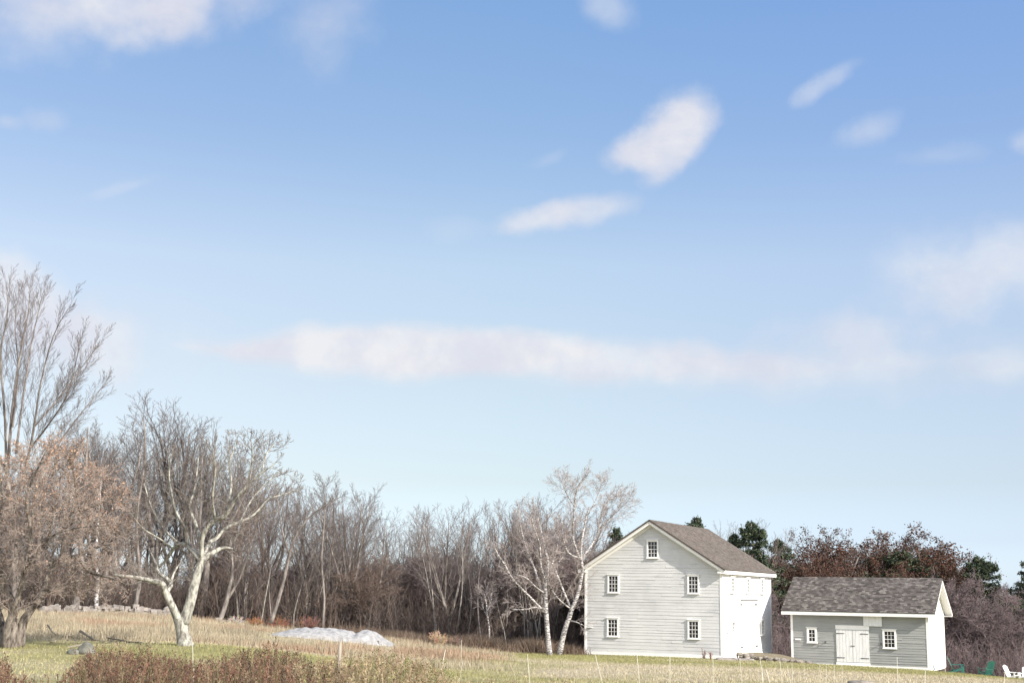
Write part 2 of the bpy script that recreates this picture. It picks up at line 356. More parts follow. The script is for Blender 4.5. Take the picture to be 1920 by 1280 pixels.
# ------------------------------------------------------------------ ground sheet
def axis(lo, hi, step, far, grow=1.35):
    a = list(np.arange(lo, hi + .01, step)); s = step
    while a[-1] < far: s *= grow; a.append(a[-1] + s)
    s = step; b = []
    x = lo
    while x > -far: s *= grow; x -= s; b.append(x)
    return np.array(b[::-1] + a)
gx = axis(-32, 44, .5, 4000); gy = axis(30, 112, .5, 4000)
GX, GY = np.meshgrid(gx, gy); GZ = gz(GX, GY)
V = np.stack([GX, GY, GZ], -1).reshape(-1, 3); ny, nx = GX.shape
ii = (np.arange(ny - 1)[:, None] * nx + np.arange(nx - 1)[None]).ravel()
Fq = np.stack([ii, ii + 1, ii + nx + 1, ii + nx], 1)
gm = np_mesh('ground', V, Fq, M['ground'], sward_col(V[:, 0], V[:, 1]) * .9, True)
tag(link(bpy.data.objects.new('ground', gm)), 'sloping autumn field of green and straw coloured grass', None, None, 'structure')
# ------------------------------------------------------------------ grass blades
rs = np.random.RandomState(5)
BARN_N, BARN_TH = np.array([12.841, 80.709]), .458
SHED_N, SHED_TH = np.array([25.77, 82.82]), .4901
def inside_bldg(x, y):
    r = np.zeros(x.shape, bool)
    for N, th, w_, l_ in ((BARN_N, BARN_TH, 8.91, 10.85), (SHED_N, SHED_TH, 8.48, 5.1)):
        u = np.array([math.cos(th), -math.sin(th)]); v = np.array([math.sin(th), math.cos(th)])
        a = (x - N[0]) * u[0] + (y - N[1]) * u[1]; b = (x - N[0]) * v[0] + (y - N[1]) * v[1]
        r |= (a > -w_ - .05) & (a < .05) & (b > -.05) & (b < l_ + .05)
    return r
def blades(name, n, xr, yr, hf, wd, colf, label, cat, lean=.35, keep=None):
    x = rs.uniform(*xr, n); y = rs.uniform(*yr, n)
    k = ~inside_bldg(x, y)
    if keep is not None: k &= keep(x, y)
    px, py = px_of(x, y, gz(x, y)); k &= (px > -120) & (px < 2040) & (py < 1420)
    x, y = x[k], y[k]; z = gz(x, y); n = len(x)
    h = hf(x, y) * rs.uniform(.5, 1.25, n); th = rs.uniform(0, 6.28, n); ln = rs.uniform(0, lean, n) * h; lt = rs.uniform(0, 6.28, n)
    wv = wd * rs.uniform(.6, 1.4, n)
    a = np.stack([x - np.cos(th) * wv, y - np.sin(th) * wv, z - .02], 1); b = np.stack([x + np.cos(th) * wv, y + np.sin(th) * wv, z - .02], 1)
    c = np.stack([x + np.cos(lt) * ln, y + np.sin(lt) * ln, z + h], 1)
    V = np.stack([a, b, c], 1).reshape(-1, 3); Fq = np.arange(3 * n).reshape(-1, 3)
    cc = colf(x, y) * rs.uniform(.75, 1.3, (n, 1)); C = np.repeat(cc, 3, axis=0)
    return tag(link(bpy.data.objects.new(name, np_mesh(name, V, Fq, M['blade'], C))), label, cat, None, 'stuff')
blades('grass', 260000, (-30, 42), (33, 92), lambda x, y: .05 + .06 * fbm(x, y, .4), .012, lambda x, y: sward_col(x, y) * 1.12, 'short green and straw coloured grass across the field', 'grass', .8,
       lambda x, y: sward(x, y)[1] < .6)
def hayh(x, y): return .10 + .42 * fbm(x, y, .45) ** 1.3
def haykeep(x, y):
    d = sm(-x, -1, 3) * sm(y + 3 * (fbm(x, y, .13) - .5), 52, 55) * (1 - sm(y, 84, 87)) * (1 - .6 * sm(y, 76, 80))
    tarp = (np.abs(x / y * 70 + 9.35) < 3.5) & (np.abs(y - 66.3) < 6) & (rs.rand(len(x)) > .12)
    return (rs.rand(len(x)) < d * (.15 + 1.5 * np.clip(fbm(x + 3, y, .25) - .3, 0, 1))) & ~tarp
blades('dry_grass', 330000, (-36, 2), (50, 88), hayh, .014, lambda x, y: (TAN * .42 + TAN2 * .44) * np.array([1.0, .985, 1.0]) * (0.8 + .4 * fbm(x, y, .5)[:, None]) * np.where(fbm(x + 70, y, .18)[:, None] > .58, np.array([[.95, .8, .78]]), 1.0),
       'tall straw coloured dry grass beyond the two old fruit trees', 'grass', .5, haykeep)
def brambles_keep(x, y):
    b = sward(x, y)[1]
    return rs.rand(len(x)) < b * .9
blades('brambles', 150000, (-14, 12), (81, 96), lambda x, y: .3 + .9 * fbm(x, y, .5), .018, lambda x, y: np.where(fbm(x, y, .3)[:, None] > .5, np.array([[.155, .115, .088]]), np.array([[.095, .076, .062]])) * (.8 + .5 * fbm(x, y, 1.1)[:, None]),
       'low reddish brown brambles along the far edge of the grass', 'undergrowth', 1.2, brambles_keep)
print('T ground', round(time.time() - T0, 1))
# ------------------------------------------------------------------ buildings
def clap(mb, x0, x1, z0, z1, gable=None, exp=.12, y=0, thick=.018):
    """clapboards on plane y facing -y between x0..x1; gable(z)->(xa,xb)"""
    z = z0; rg = random.Random(int(z0 * 100) + int(x1 * 10))
    while z < z1 - 1e-4:
        zt = min(z + exp * rg.uniform(.72, 1.2), z1); a0, b0 = (x0, x1) if gable is None else gable(z); a1, b1 = (x0, x1) if gable is None else gable(zt)
        if b0 - a0 < .02: break
        cuts = [0.0]
        while cuts[-1] < 1: cuts.append(min(1.0, cuts[-1] + rg.uniform(1.4, 4.2) / (b0 - a0)))
        for k in range(len(cuts) - 1):
            p, q = cuts[k], cuts[k + 1]; th = thick * rg.uniform(.55, 1.35); yb = y - th; yt = y - .004; dz = rg.uniform(-.008, .004); dz2 = dz + rg.uniform(-.006, .006)
            i = len(mb.v)
            mb.v += [(a0 + (b0 - a0) * p, yb, z + dz), (a0 + (b0 - a0) * q, yb, z + dz2), (a1 + (b1 - a1) * q, yt, zt), (a1 + (b1 - a1) * p, yt, zt), (a0 + (b0 - a0) * p, y, z + dz), (a0 + (b0 - a0) * q, y, z + dz2)]
            mb.f += [(i, i + 1, i + 2, i + 3), (i + 4, i + 5, i + 1, i)]
        z = zt
def roof_slope(name, mat, parent, e0, e1, r0, r1, exp=.14, step=.012, th=.10):
    """stepped shingle courses from the eave edge e0-e1 up to the ridge r0-r1"""
    e0, e1, r0, r1 = map(lambda p: np.array(p, float), (e0, e1, r0, r1)); L = np.linalg.norm(r0 - e0); W = np.linalg.norm(e1 - e0)
    nrm = np.cross(e1 - e0, r0 - e0); nrm /= np.linalg.norm(nrm)
    if nrm[2] < 0: nrm = -nrm
    n = int(L / exp); V = []; Fc = []; UV = []
    rr = random.Random(3)
    nw = 30
    for k in range(n):
        a, b = k / n, (k + 1) / n
        for j in range(nw):
            s0, s1 = j / nw, (j + 1) / nw
            def P(s, q, up): return e0 * (1 - s) * (1 - q) + e1 * s * (1 - q) + r0 * (1 - s) * q + r1 * s * q + nrm * up
            dz = step * rr.uniform(.7, 1.6)
            i = len(V); V += [P(s0, a, dz), P(s1, a, dz), P(s1, b, .002), P(s0, b, .002), P(s0, a, -.0), P(s1, a, -.0)]
            Fc += [(i, i + 1, i + 2, i + 3), (i + 4, i + 5, i + 1, i)]
            UV += [(s0 * W, a * L), (s1 * W, a * L), (s1 * W, b * L), (s0 * W, b * L), (s0 * W, a * L), (s1 * W, a * L), (s1 * W, a * L + .01), (s0 * W, a * L + .01)]
    i = len(V)
    V += [e0, e1, r1, r0, e0 - nrm * th, e1 - nrm * th, r1 - nrm * th, r0 - nrm * th]
    Fc += [(i + 4, i + 7, i + 6, i + 5), (i, i + 4, i + 5, i + 1), (i + 3, i + 2, i + 6, i + 7), (i, i + 3, i + 7, i + 4), (i + 1, i + 5, i + 6, i + 2)]
    UV += [(0, 0)] * 20
    me = bpy.data.meshes.new(name); me.from_pydata([tuple(map(float, q)) for q in V], [], Fc); uvl = me.uv_layers.new(name='UVMap')
    uvl.data.foreach_set('uv', np.array(UV, np.float32).ravel()); me.materials.append(mat)
    return link(bpy.data.objects.new(name, me), parent)
def window(parent, x0, x1, z0, z1, nx_, nz, y=-.02, casing=.09, proud=.06, slit=False, rot=None):
    """a cased sash window on the -y face; window_casing > glass, muntins"""
    f = MB(); w0 = casing
    f.box((x0, y - proud, z0), (x0 + w0, y, z1)); f.box((x1 - w0, y - proud, z0), (x1, y, z1))
    f.box((x0 + w0, y - proud, z1 - w0), (x1 - w0, y, z1)); f.box((x0 + w0, y - proud, z0), (x1 - w0, y, z0 + w0 * .7))
    f.box((x0 - .03, y - proud - .035, z0 - .04), (x1 + .03, y, z0 - .002)); f.box((x0 - .05, y - proud - .04, z1 + .002), (x1 + .05, y, z1 + .035))
    fr = f.build('window', M['trim'], parent)
    g = MB(); g.box((x0 + w0 - .01, y - .014, z0 + .05), (x1 - w0 + .01, y - .006, z1 - w0 + .01)); g.build('glass', M['glass'], fr)
    mm = MB(); iw, iz0, iz1 = x1 - x0 - 2 * w0, z0 + w0 * .7, z1 - w0; t_ = .010
    for k in range(1, nx_): xx = x0 + w0 + iw * k / nx_; mm.box((xx - t_, y - .034, iz0), (xx + t_, y - .016, iz1))
    for k in range(1, nz):
        zz = iz0 + (iz1 - iz0) * k / nz; tt = t_ * (1.6 if k == nz // 2 else 1); mm.box((x0 + w0, y - .037, zz - tt), (x1 - w0, y - .018, zz + tt))
    mm.build('muntins', M['trim'], fr)
    return fr
def rotz90(o): o.rotation_euler = (0, 0, R(90))
# local frame of a building: x along the front (near corner at 0, going left is negative), y into the building, z up
def bldg(name, N, th, z):
    return empty(name, (N[0], N[1], z), -th)
# ---- barn
H, BW, BL, RISE, OR, OE = 5.3, 8.91, 10.85, 2.79, .40, .30
barn = tag(bldg('barn', BARN_N, BARN_TH, .405), 'two storey pale grey clapboard barn with brown shingle roof and white side wall', 'barn')
sl_ = RISE / (BW / 2)
core = MB()
core.v += [(-BW, 0, -.1), (0, 0, -.1), (0, 0, H), (-BW / 2, 0, H + RISE), (-BW, 0, H), (-BW, BL, -.1), (0, BL, -.1), (0, BL, H), (-BW / 2, BL, H + RISE), (-BW, BL, H)]
core.f += [(0, 1, 2, 3, 4), (9, 8, 7, 6, 5), (0, 5, 6, 1), (0, 4, 9, 5)]
core.build('back_wall', M['siding'], barn)
fw_ = MB(); clap(fw_, -BW + .13, -.14, .16, H - .0, exp=.195, thick=.019)
def gab(z):
    k = (z - H) / sl_; return (-BW + k, -k)
clap(fw_, 0, 0, H, H + RISE - .05, gable=gab, exp=.195, thick=.019)
fw_.build('front_wall', M['siding'], barn)
sw = MB(); clap(sw, .13, BL - .13, .16, H, exp=.124); swo = sw.build('side_wall', M['whiteboard'], barn); rotz90(swo)
def board(nm, par, a, b, m_=None): q_ = MB(); q_.box(a, b); return q_.build(nm, m_ or M['trim'], par)
tr = MB()
for a_, b_ in (((-BW - .02, -.034, -.02), (-BW + .13, .0, H - .02)), ((-.14, -.034, -.02), (.034, 0, H - .02)), ((.0, .001, -.02), (.034, .13, H - .02)), ((0, BL - .13, -.02), (.034, BL + .02, H - .02))): board('corner_board', barn, a_, b_)
for a_, b_ in (((-BW + .13, -.045, -.02), (-.14, 0, .158)), ((.0, .13, -.02), (.045, BL - .13, .158))): board('sill_board', barn, a_, b_)
board('frieze_board', barn, (0, .13, H - .24), (.038, BL - .13, H - .01))
def roof_trim(parent, W_, L_, H_, rise, orr, oe, mat=M['trim'], ret=True, depth=.22):
    s_ = rise / (W_ / 2); m = MB(); th = .10
    cs = 1 / math.hypot(1, s_)
    for sx in (-1, 1):
        xe = -W_ / 2 + sx * (W_ / 2 + oe); ze = H_ - oe * s_; zr = H_ + rise
        for (ya, yb) in ((-orr - .03, -orr + .0), (L_ + orr, L_ + orr + .03)):      # rake boards
            m.prism([(xe, ya, ze - .02), (-W_ / 2, ya, zr - .02), (-W_ / 2, ya, zr + .135), (xe, ya, ze + .135)], (0, ya, 0), (0, yb, 0))
            m.prism([(xe, ya + .0, ze - depth * .75), (-W_ / 2, ya, zr - depth * .75), (-W_ / 2, ya, zr - .022), (xe, ya, ze - .022)], (0, ya, 0), (0, ya + .022, 0)) if ya > 0 else m.prism([(xe, yb, ze - depth * .75), (-W_ / 2, yb, zr - depth * .75), (-W_ / 2, yb, zr - .022), (xe, yb, ze - .022)], (0, yb, 0), (0, yb + .03, 0))
        for (ya, yb) in ((-orr, -.02), (L_ + .02, L_ + orr)):                         # rake soffit
            m.prism([(xe, ya, ze - .05), (-W_ / 2, ya, zr - .05), (-W_ / 2, ya, zr - .022), (xe, ya, ze - .022)], (0, ya, 0), (0, yb, 0))
        if ret:                                                                       # wall frieze under the rake
            m.prism([(xe - sx * oe, -.03, H_ - .30), (-W_ / 2, -.03, zr - .30), (-W_ / 2, -.03, zr - .05), (xe - sx * oe, -.03, H_ - .05)], (0, -.03, 0), (0, 0, 0))
        x0, x1 = sorted((xe, xe - sx * .025)); m.box((x0 + sx * .012, -orr, ze - .16), (x1 + sx * .012, L_ + orr, ze + .075))     # eave fascia
        x0, x1 = sorted((xe - sx * .013, xe - sx * oe)); m.box((x0, -orr, ze - .155), (x1, L_ + orr, ze - .13))                 # eave soffit
        if ret:                                                                       # cornice return on the gable
            x0, x1 = sorted((xe - sx * .014, xe - sx * (oe + .16))); m.box((x0, -orr + .004, ze - .127), (x1, -.031, ze - .024)) 
    return m.build('roof_trim', mat, parent)
def roof(parent, W_, L_, H_, rise, orr, oe, mat):
    s_ = rise / (W_ / 2); up = .13
    for sx in (-1, 1):
        xe = -W_ / 2 + sx * (W_ / 2 + oe + .05); ze = H_ - (oe + .05) * s_ + up
        ya, yb = -orr - .05, L_ + orr + .05
        roof_slope('roof', mat, parent, (xe, ya, ze), (xe, yb, ze), (-W_ / 2, ya, H_ + rise + up), (-W_ / 2, yb, H_ + rise + up))
roof_trim(barn, BW, BL, H, RISE, OR, OE); roof(barn, BW, BL, H, RISE, OR, OE, M['roof1'])
for (a, b, c, d, nz) in ((-7.37, -6.61, 3.75, 4.85, 4), (-2.16, -1.42, 3.77, 4.87, 4), (-7.41, -6.64, 1.09, 2.2, 4), (-2.17, -1.42, 1.1, 2.2, 4), (-4.77, -4.01, 5.89, 6.97, 4)):
    window(barn, a, b, c, d, 3, nz)
for (v, z0) in ((1.9, 3.85), (5.22, 3.85), (8.55, 3.85), (1.9, 1.2), (8.5, 1.2)):
    wi = window(barn, v - .4, v + .4, z0, z0 + 1.0, 3, 4, proud=.10, casing=.12); rotz90(wi)
dr = MB(); dr.box((3.42, -.075, .26), (5.40, -.02, 3.42)); dr.box((5.42, -.075, .26), (7.38, -.02, 3.42)); 
for k in range(1, 12): pass
dro = dr.build('double_door', M['door'], barn); rotz90(dro)
dh = MB(); dh.box((3.25, -.13, 3.46), (7.5, -.02, 3.60)); dh.box((3.28, -.10, .2), (3.40, -.02, 3.455)); dh.box((7.40, -.10, .2), (7.52, -.02, 3.455)); o = dh.build('door_casing', M['trim'], barn); rotz90(o)
for (v, z) in ((3.6, 3.15), (6.95, 3.15), (3.6, .55), (6.95, .55)):
    hh = MB(); hh.box((v - .26, -.10, z - .045), (v + .26, -.0795, z + .045)); o = hh.build('hinge', M['iron'], dro)
sm_ = MB(); sm_.box((5.35, -.079, .27), (5.45, -.0755, 1.75)); o = sm_.build('door_seam', M['iron'], dro)
sm_ = MB(); sm_.box((3.42, -.079, 3.36), (7.38, -.0755, 3.415)); o = sm_.build('door_head_shade', M['iron'], dro)  # dark strip standing in for the shadow under the door header
# low boarded lean-to panel beside the door
pn = MB(); pn.box((.85, -.16, -.12), (3.12, -.045, 1.50)); pn.box((.80, -.19, 1.502), (3.17, -.045, 1.54)); o = pn.build('boarded_panel', M['door'], barn); rotz90(o)
vb = MB(); vb.box((3.3, -.06, 4.96), (7.4, -.036, 5.02)); o = vb.build('eave_vent_gap', M['iron'], barn); rotz90(o)  # dark strip for the slight vent gap under the eaves
pg = MB(); pg.box((-BW + .22, -.16, 1.60), (-BW + .52, -.02, 1.64)); pg.build('wall_bracket', M['trim'], barn)
fd = MB()
rr = random.Random(8)
fx = -BW + .1
while fx < -.15:
    ww = rr.uniform(.3, .6); x1 = min(fx + ww, -.12); fd.box((fx + .01, .02, -.5), (x1 - .01, .35, -.03)); fx = x1
fd.build('foundation', M['stonebase'], barn)
# ---- shed
SW_, SL, SH, SR, SOR, SOE = 8.48, 5.1, 3.56, 1.81, .47, .44
shed = tag(bldg('shed', SHED_N, SHED_TH, -.171), 'low grey clapboard shed with white double door and weathered shingle roof', 'shed')
shed.scale = (1.01,) * 3
# this one is eaves-front: ridge runs along x. build with its own code
ss = SR / (SL / 2)
core = MB()
core.v += [(-SW_, 0, -.1), (0, 0, -.1), (0, 0, SH), (-SW_, 0, SH), (-SW_, SL, -.1), (0, SL, -.1), (0, SL, SH), (-SW_, SL, SH), (0, SL / 2, SH + SR), (-SW_, SL / 2, SH + SR)]
core.f += [(0, 1, 2, 3), (7, 6, 5, 4), (0, 3, 9, 7, 4)]
core.build('back_wall', M['siding2'], shed)
f = MB(); clap(f, -SW_ + .12, -.13, .14, SH - .0, exp=.17, thick=.024); f.build('front_wall', M['siding2'], shed)
f = MB(); f.v += [(0, 0, -.1), (0, SL, -.1), (0, SL, SH), (0, SL / 2, SH + SR), (0, 0, SH)]; f.f += [(0, 1, 2, 3, 4)]
z = .1
clap(f2 := MB(), .12, SL - .12, .14, SH, exp=.13); clap(f2, 0, 0, SH, SH + SR - .05, gable=lambda q: ((q - SH) / ss, SL - (q - SH) / ss), exp=.13)
o = f2.build('end_wall', M['whiteboard'], shed); rotz90(o); f.build('end_wall_sheathing', M['whiteboard'], shed)
for a_, b_ in (((-SW_ - .02, -.03, -.02), (-SW_ + .12, 0, SH - .02)), ((-.13, -.03, -.02), (.03, 0, SH - .02)), ((0, .001, -.02), (.03, .12, SH - .02)), ((0, SL - .12, -.02), (.03, SL + .02, SH - .02))): board('corner_board', shed, a_, b_)
for a_, b_ in (((-SW_ + .12, -.045, -.02), (-5.66, 0, .138)), ((-3.53, -.045, -.02), (-.13, 0, .138)), ((0, .12, -.02), (.045, SL - .12, .138))): board('sill_board', shed, a_, b_)
for sy in (-1, 1):
    ye = SL / 2 + sy * (SL / 2 + SOE + .04); ze = SH - (SOE + .04) * ss + .13; x0, x1 = -SW_ - SOR - .04, SOR + .04
    roof_slope('roof', M['roof2'], shed, (x0, ye, ze), (x1, ye, ze), (x0, SL / 2, SH + SR + .13), (x1, SL / 2, SH + SR + .13), step=.02)
rt = MB()
for sy in (-1, 1):
    ye = SL / 2 + sy * (SL / 2 + SOE); ze = SH - SOE * ss; zr = SH + SR
    for (xa, xb) in ((SOR, SOR + .03), (-SW_ - SOR - .03, -SW_ - SOR)):
        rt.prism([(xa, ye, ze - .14), (xa, SL / 2, zr - .14), (xa, SL / 2, zr + .12), (xa, ye, ze + .12)], (xa, 0, 0), (xb, 0, 0))
    for (xa, xb) in ((.02, SOR), (-SW_ - SOR, -SW_ - .02)):
        rt.prism([(xa, ye, ze - .05), (xa, SL / 2, zr - .05), (xa, SL / 2, zr - .02), (xa, ye, ze - .02)], (xa, 0, 0), (xb, 0, 0))
    y0, y1 = sorted((ye + sy * .012, ye - sy * .013)); rt.box((-SW_ - SOR, y0, ze - .14), (SOR, y1, ze + .07))
    y0, y1 = sorted((ye - sy * .014, ye - sy * SOE)); rt.box((-SW_ - SOR, y0, ze - .13), (SOR, y1, ze - .105))
rt.build('roof_trim', M['trim'], shed)
window(shed, -7.46, -6.82, 1.4, 2.32, 2, 3, casing=.13); window(shed, -2.74, -1.92, 1.2, 2.32, 3, 4, casing=.11)
for k, (a, b) in enumerate(((-5.61, -4.61), (-4.59, -3.58))):
    d = MB()
    for j in range(5):
        w_ = (b - a) / 5; d.box((a + j * w_ + .004, -.06 - .004 * (j % 2), .30), (a + (j + 1) * w_ - .004, -.022, 2.24))
    dd = d.build('door', M['door'], shed)
    for z in (.55, 2.02):
        hh = MB(); x = a + .02 if k == 0 else b - .52; hh.prism([(x, -.078, z - .03), (x + .5, -.078, z - .02 ), (x + .5, -.078, z + .02), (x, -.078, z + .03)], (0, -.078, 0), (0, -.066, 0)); hh.build('hinge', M['iron'], dd)
lt = MB(); lt.box((-4.72, -.09, 1.26), (-4.46, -.067, 1.30)); lt.build('latch', M['iron'], shed)
board('door_header', shed, (-5.64, -.075, 2.26), (-3.55, -.02, 2.52)); board('door_step', shed, (-5.64, -.16, -.03), (-3.55, -.02, .13)); board('door_sill', shed, (-5.63, -.10, .135), (-3.56, -.021, .27))
ht = MB(); ht.box((-3.88, -.11, 2.50), (-2.76, -.02, 3.22)); ht.build('loft_hatch', M['door'], shed)
bb = MB(); bb.box((-8.22, -.06, 1.53), (-7.86, -.02, 1.62)); bb.build('name_board', M['trim'], shed)
for x in (-6.3, -2.86):
    k = MB(); k.tube([(x, -.02, 1.45), (x + .02, -.12, 1.45), (x + .06, -.22, 1.43)], [.02, .018, .014], 6); k.box((x - .05, -.035, 1.39), (x + .05, -.02, 1.51)); k.tube([(x - .02, -.12, 1.45), (x - .12, -.2, 1.43), (x - .14, -.2, 1.5)], [.016, .014, .01], 6); k.build('wall_hook', M['iron'], shed)
fd = MB(); fx = -SW_ + .05
while fx < -.1:
    ww = rr.uniform(.25, .6); x1 = min(fx + ww, -.06); fd.box((fx + .01, .03, -.6), (x1 - .01, .35, -.03)); fx = x1
fd.build('foundation', M['stonebase'], shed)
board('corner_pier', shed, (-.2, -.03, -.5), (-.02, .2, -.025), M['palestone']); board('corner_pier', shed, (-.15, SL - .4, -.6), (.02, SL - .1, -.025), M['palestone'])
print('T bldg', round(time.time() - T0, 1))
# ------------------------------------------------------------------ stones
def rock_v(rng, c, s, n=2, cl=.8):
    """vertices/faces of one lumpy stone"""
    import bmesh
    bm = bmesh.new(); bmesh.ops.create_icosphere(bm, subdivisions=n, radius=1)
    ph = [rng.uniform(0, 6) for _ in range(6)]
    V = []
    for v in bm.verts:
        x, y, z = v.co; k = 1 + .18 * math.sin(2.3 * x + ph[0]) * math.cos(2.9 * y + ph[1]) + .12 * math.sin(4 * z + ph[2]) + .1 * math.sin(5 * x + 3 * y + ph[3])
        q = [max(-cl * (.7 + .5 * abs(math.sin(ph[4] + 3 * i_))), min(cl, w_)) for i_, w_ in enumerate((x * k * 1.1, y * k, z * k))]
        V.append((c[0] + q[0] * s[0], c[1] + q[1] * s[1], c[2] + q[2] * s[2]))
    Fc = [tuple(v.index for v in f_.verts) for f_ in bm.faces]; bm.free()
    return V, Fc
def add_rock(mb, rng, c, s, n=2, cl=.8):
    V, Fc = rock_v(rng, c, s, n, cl); i = len(mb.v); mb.v += V; mb.f += [tuple(i + k for k in q) for q in Fc]
rr = random.Random(21)
# earth ramp with a stone face leading to the barn door
rb = BARN_N; bu = np.array([math.cos(BARN_TH), -math.sin(BARN_TH)]); bv = np.array([math.sin(BARN_TH), math.cos(BARN_TH)])
def bl(u, v): q = rb + bu * u + bv * v; return q[0], q[1]
V = []; nu, nv = 40, 26
for i in range(nu + 1):
    for j in range(nv + 1):
        u = .05 + 5.2 * i / nu; v = 1.9 + 6.3 * j / nv; x, y = bl(u, v)
        k = .8 * float(sm(np.array(v), 2.2, 3.1)) * (1 - float(sm(np.array(v), 7.0, 8.1))) * (1 - float(sm(np.array(u), 1.2 , 5.2)))
        g = gz1(x, y); top = .405 + .30 - .05 * u
        V.append((x, y, g - .06 + max(0, top - g + .06) * k + .07 * float(fbm(np.array(u), np.array(v), 1.3)) * k))
Fq = [(i * (nv + 1) + j, (i + 1) * (nv + 1) + j, (i + 1) * (nv + 1) + j + 1, i * (nv + 1) + j + 1) for i in range(nu) for j in range(nv)]
mb = MB(); mb.v = V; mb.f = Fq; o = mb.build('earth_ramp', M['earth'], None, True); tag(o, 'low grassy earth ramp rising to the barn side door', None, None, 'structure')
sr = MB()
for k in range(90):
    u = rr.uniform(.2, 4.6); h = max(.06, .42 * (1 - u / 5.4)); v = 2.55 + rr.uniform(-.3, .35); x, y = bl(u, v); s = rr.uniform(.06, .20)
    add_rock(sr, rr, (x, y, gz1(x, y) + rr.uniform(0, h)), (s * 1.3, s, s * .75))
tag(sr.build('stone_edging', M['stonebase'], None, True), 'rough grey stones heaped along the ramp at the barn corner', 'stone edging')
sb = MB(); x, y = bl(.35, -.35); add_rock(sb, rr, (x, y, gz1(x, y) + .02), (.75, .5, .16), 3); x, y = bl(1.3, .2); add_rock(sb, rr, (x, y, gz1(x, y)), (.6, .5, .15), 3)
tag(sb.build('flat_rock', M['palestone'], None, True), 'flat pale doorstep rock under the near corner of the barn', 'rock')
# stone wall on the far left
def wall_stones(px0, px1, Y0, Y1, n, hmax, name, label):
    sw_ = MB(); a = ground_at(px0, Y0); b = ground_at(px1, Y1)
    for k in range(n):
        t_ = rr.random(); p = a + (b - a) * t_; p[2] = gz1(p[0], p[1]); s = rr.uniform(.08, .24)
        c = np.array([p[0], p[1] + rr.uniform(-.35, .35), p[2] + rr.uniform(0, hmax) * rr.random()]); a_ = rr.uniform(0, 3.14); ti = rr.gauss(0, .25); i0 = len(sw_.v)
        for sx, sy, sz in ((-1, -1, -1), (1, -1, -1), (1, 1, -1), (-1, 1, -1), (-1, -1, 1), (1, -1, 1), (1, 1, 1), (-1, 1, 1)):
            q = [sx * s * rr.uniform(.7, 1.25), sy * s * rr.uniform(.6, .95), sz * s * rr.uniform(.4, .85)]; q[2] += q[0] * ti
            sw_.v.append((c[0] + q[0] * math.cos(a_) - q[1] * math.sin(a_), c[1] + q[0] * math.sin(a_) + q[1] * math.cos(a_), c[2] + q[2]))
        sw_.f += [tuple(i0 + w_ for w_ in q) for q in ((0, 3, 2, 1), (4, 5, 6, 7), (0, 1, 5, 4), (1, 2, 6, 5), (2, 3, 7, 6), (3, 0, 4, 7))]
    return tag(sw_.build(name, M['palestone']), label, 'stone wall')
wall_stones(78, 330, 82.5, 86, 300, .6, 'stone_wall', 'low pale dry stone wall behind the old fruit trees')
wall_stones(408, 478, 84, 85, 36, .25, 'stone_wall', 'short low run of pale stones right of the forked tree')
def single_rock(name, px, Y, s, mat, label, dz=.3):
    m_ = MB(); p = ground_at(px, Y, 1230); add_rock(m_, rr, (0, 0, s[2] * dz), s, 3, 1.4); return tag(m_.build(name, mat, None, True, p), label, 'rock')
single_rock('boulder', 160, 43.5, (.25, .22, .24), M['boulder'], 'dark mossy boulder on the grass between the two fruit trees', .5)
single_rock('rock', 137, 43.3, (.20, .14, .10), M['boulder'], 'small dark flat rock against the left side of the boulder', .5)
single_rock('rock', 1612, 41.5, (.36, .2, .10), M['stonebase'], 'brown rock cut by the bottom edge below the shed door', 1.0)
single_rock('rock', 1905, 44.0, (.12, .12, .10), M['boulder'], 'little dark stone at the bottom right corner of the field', .6)
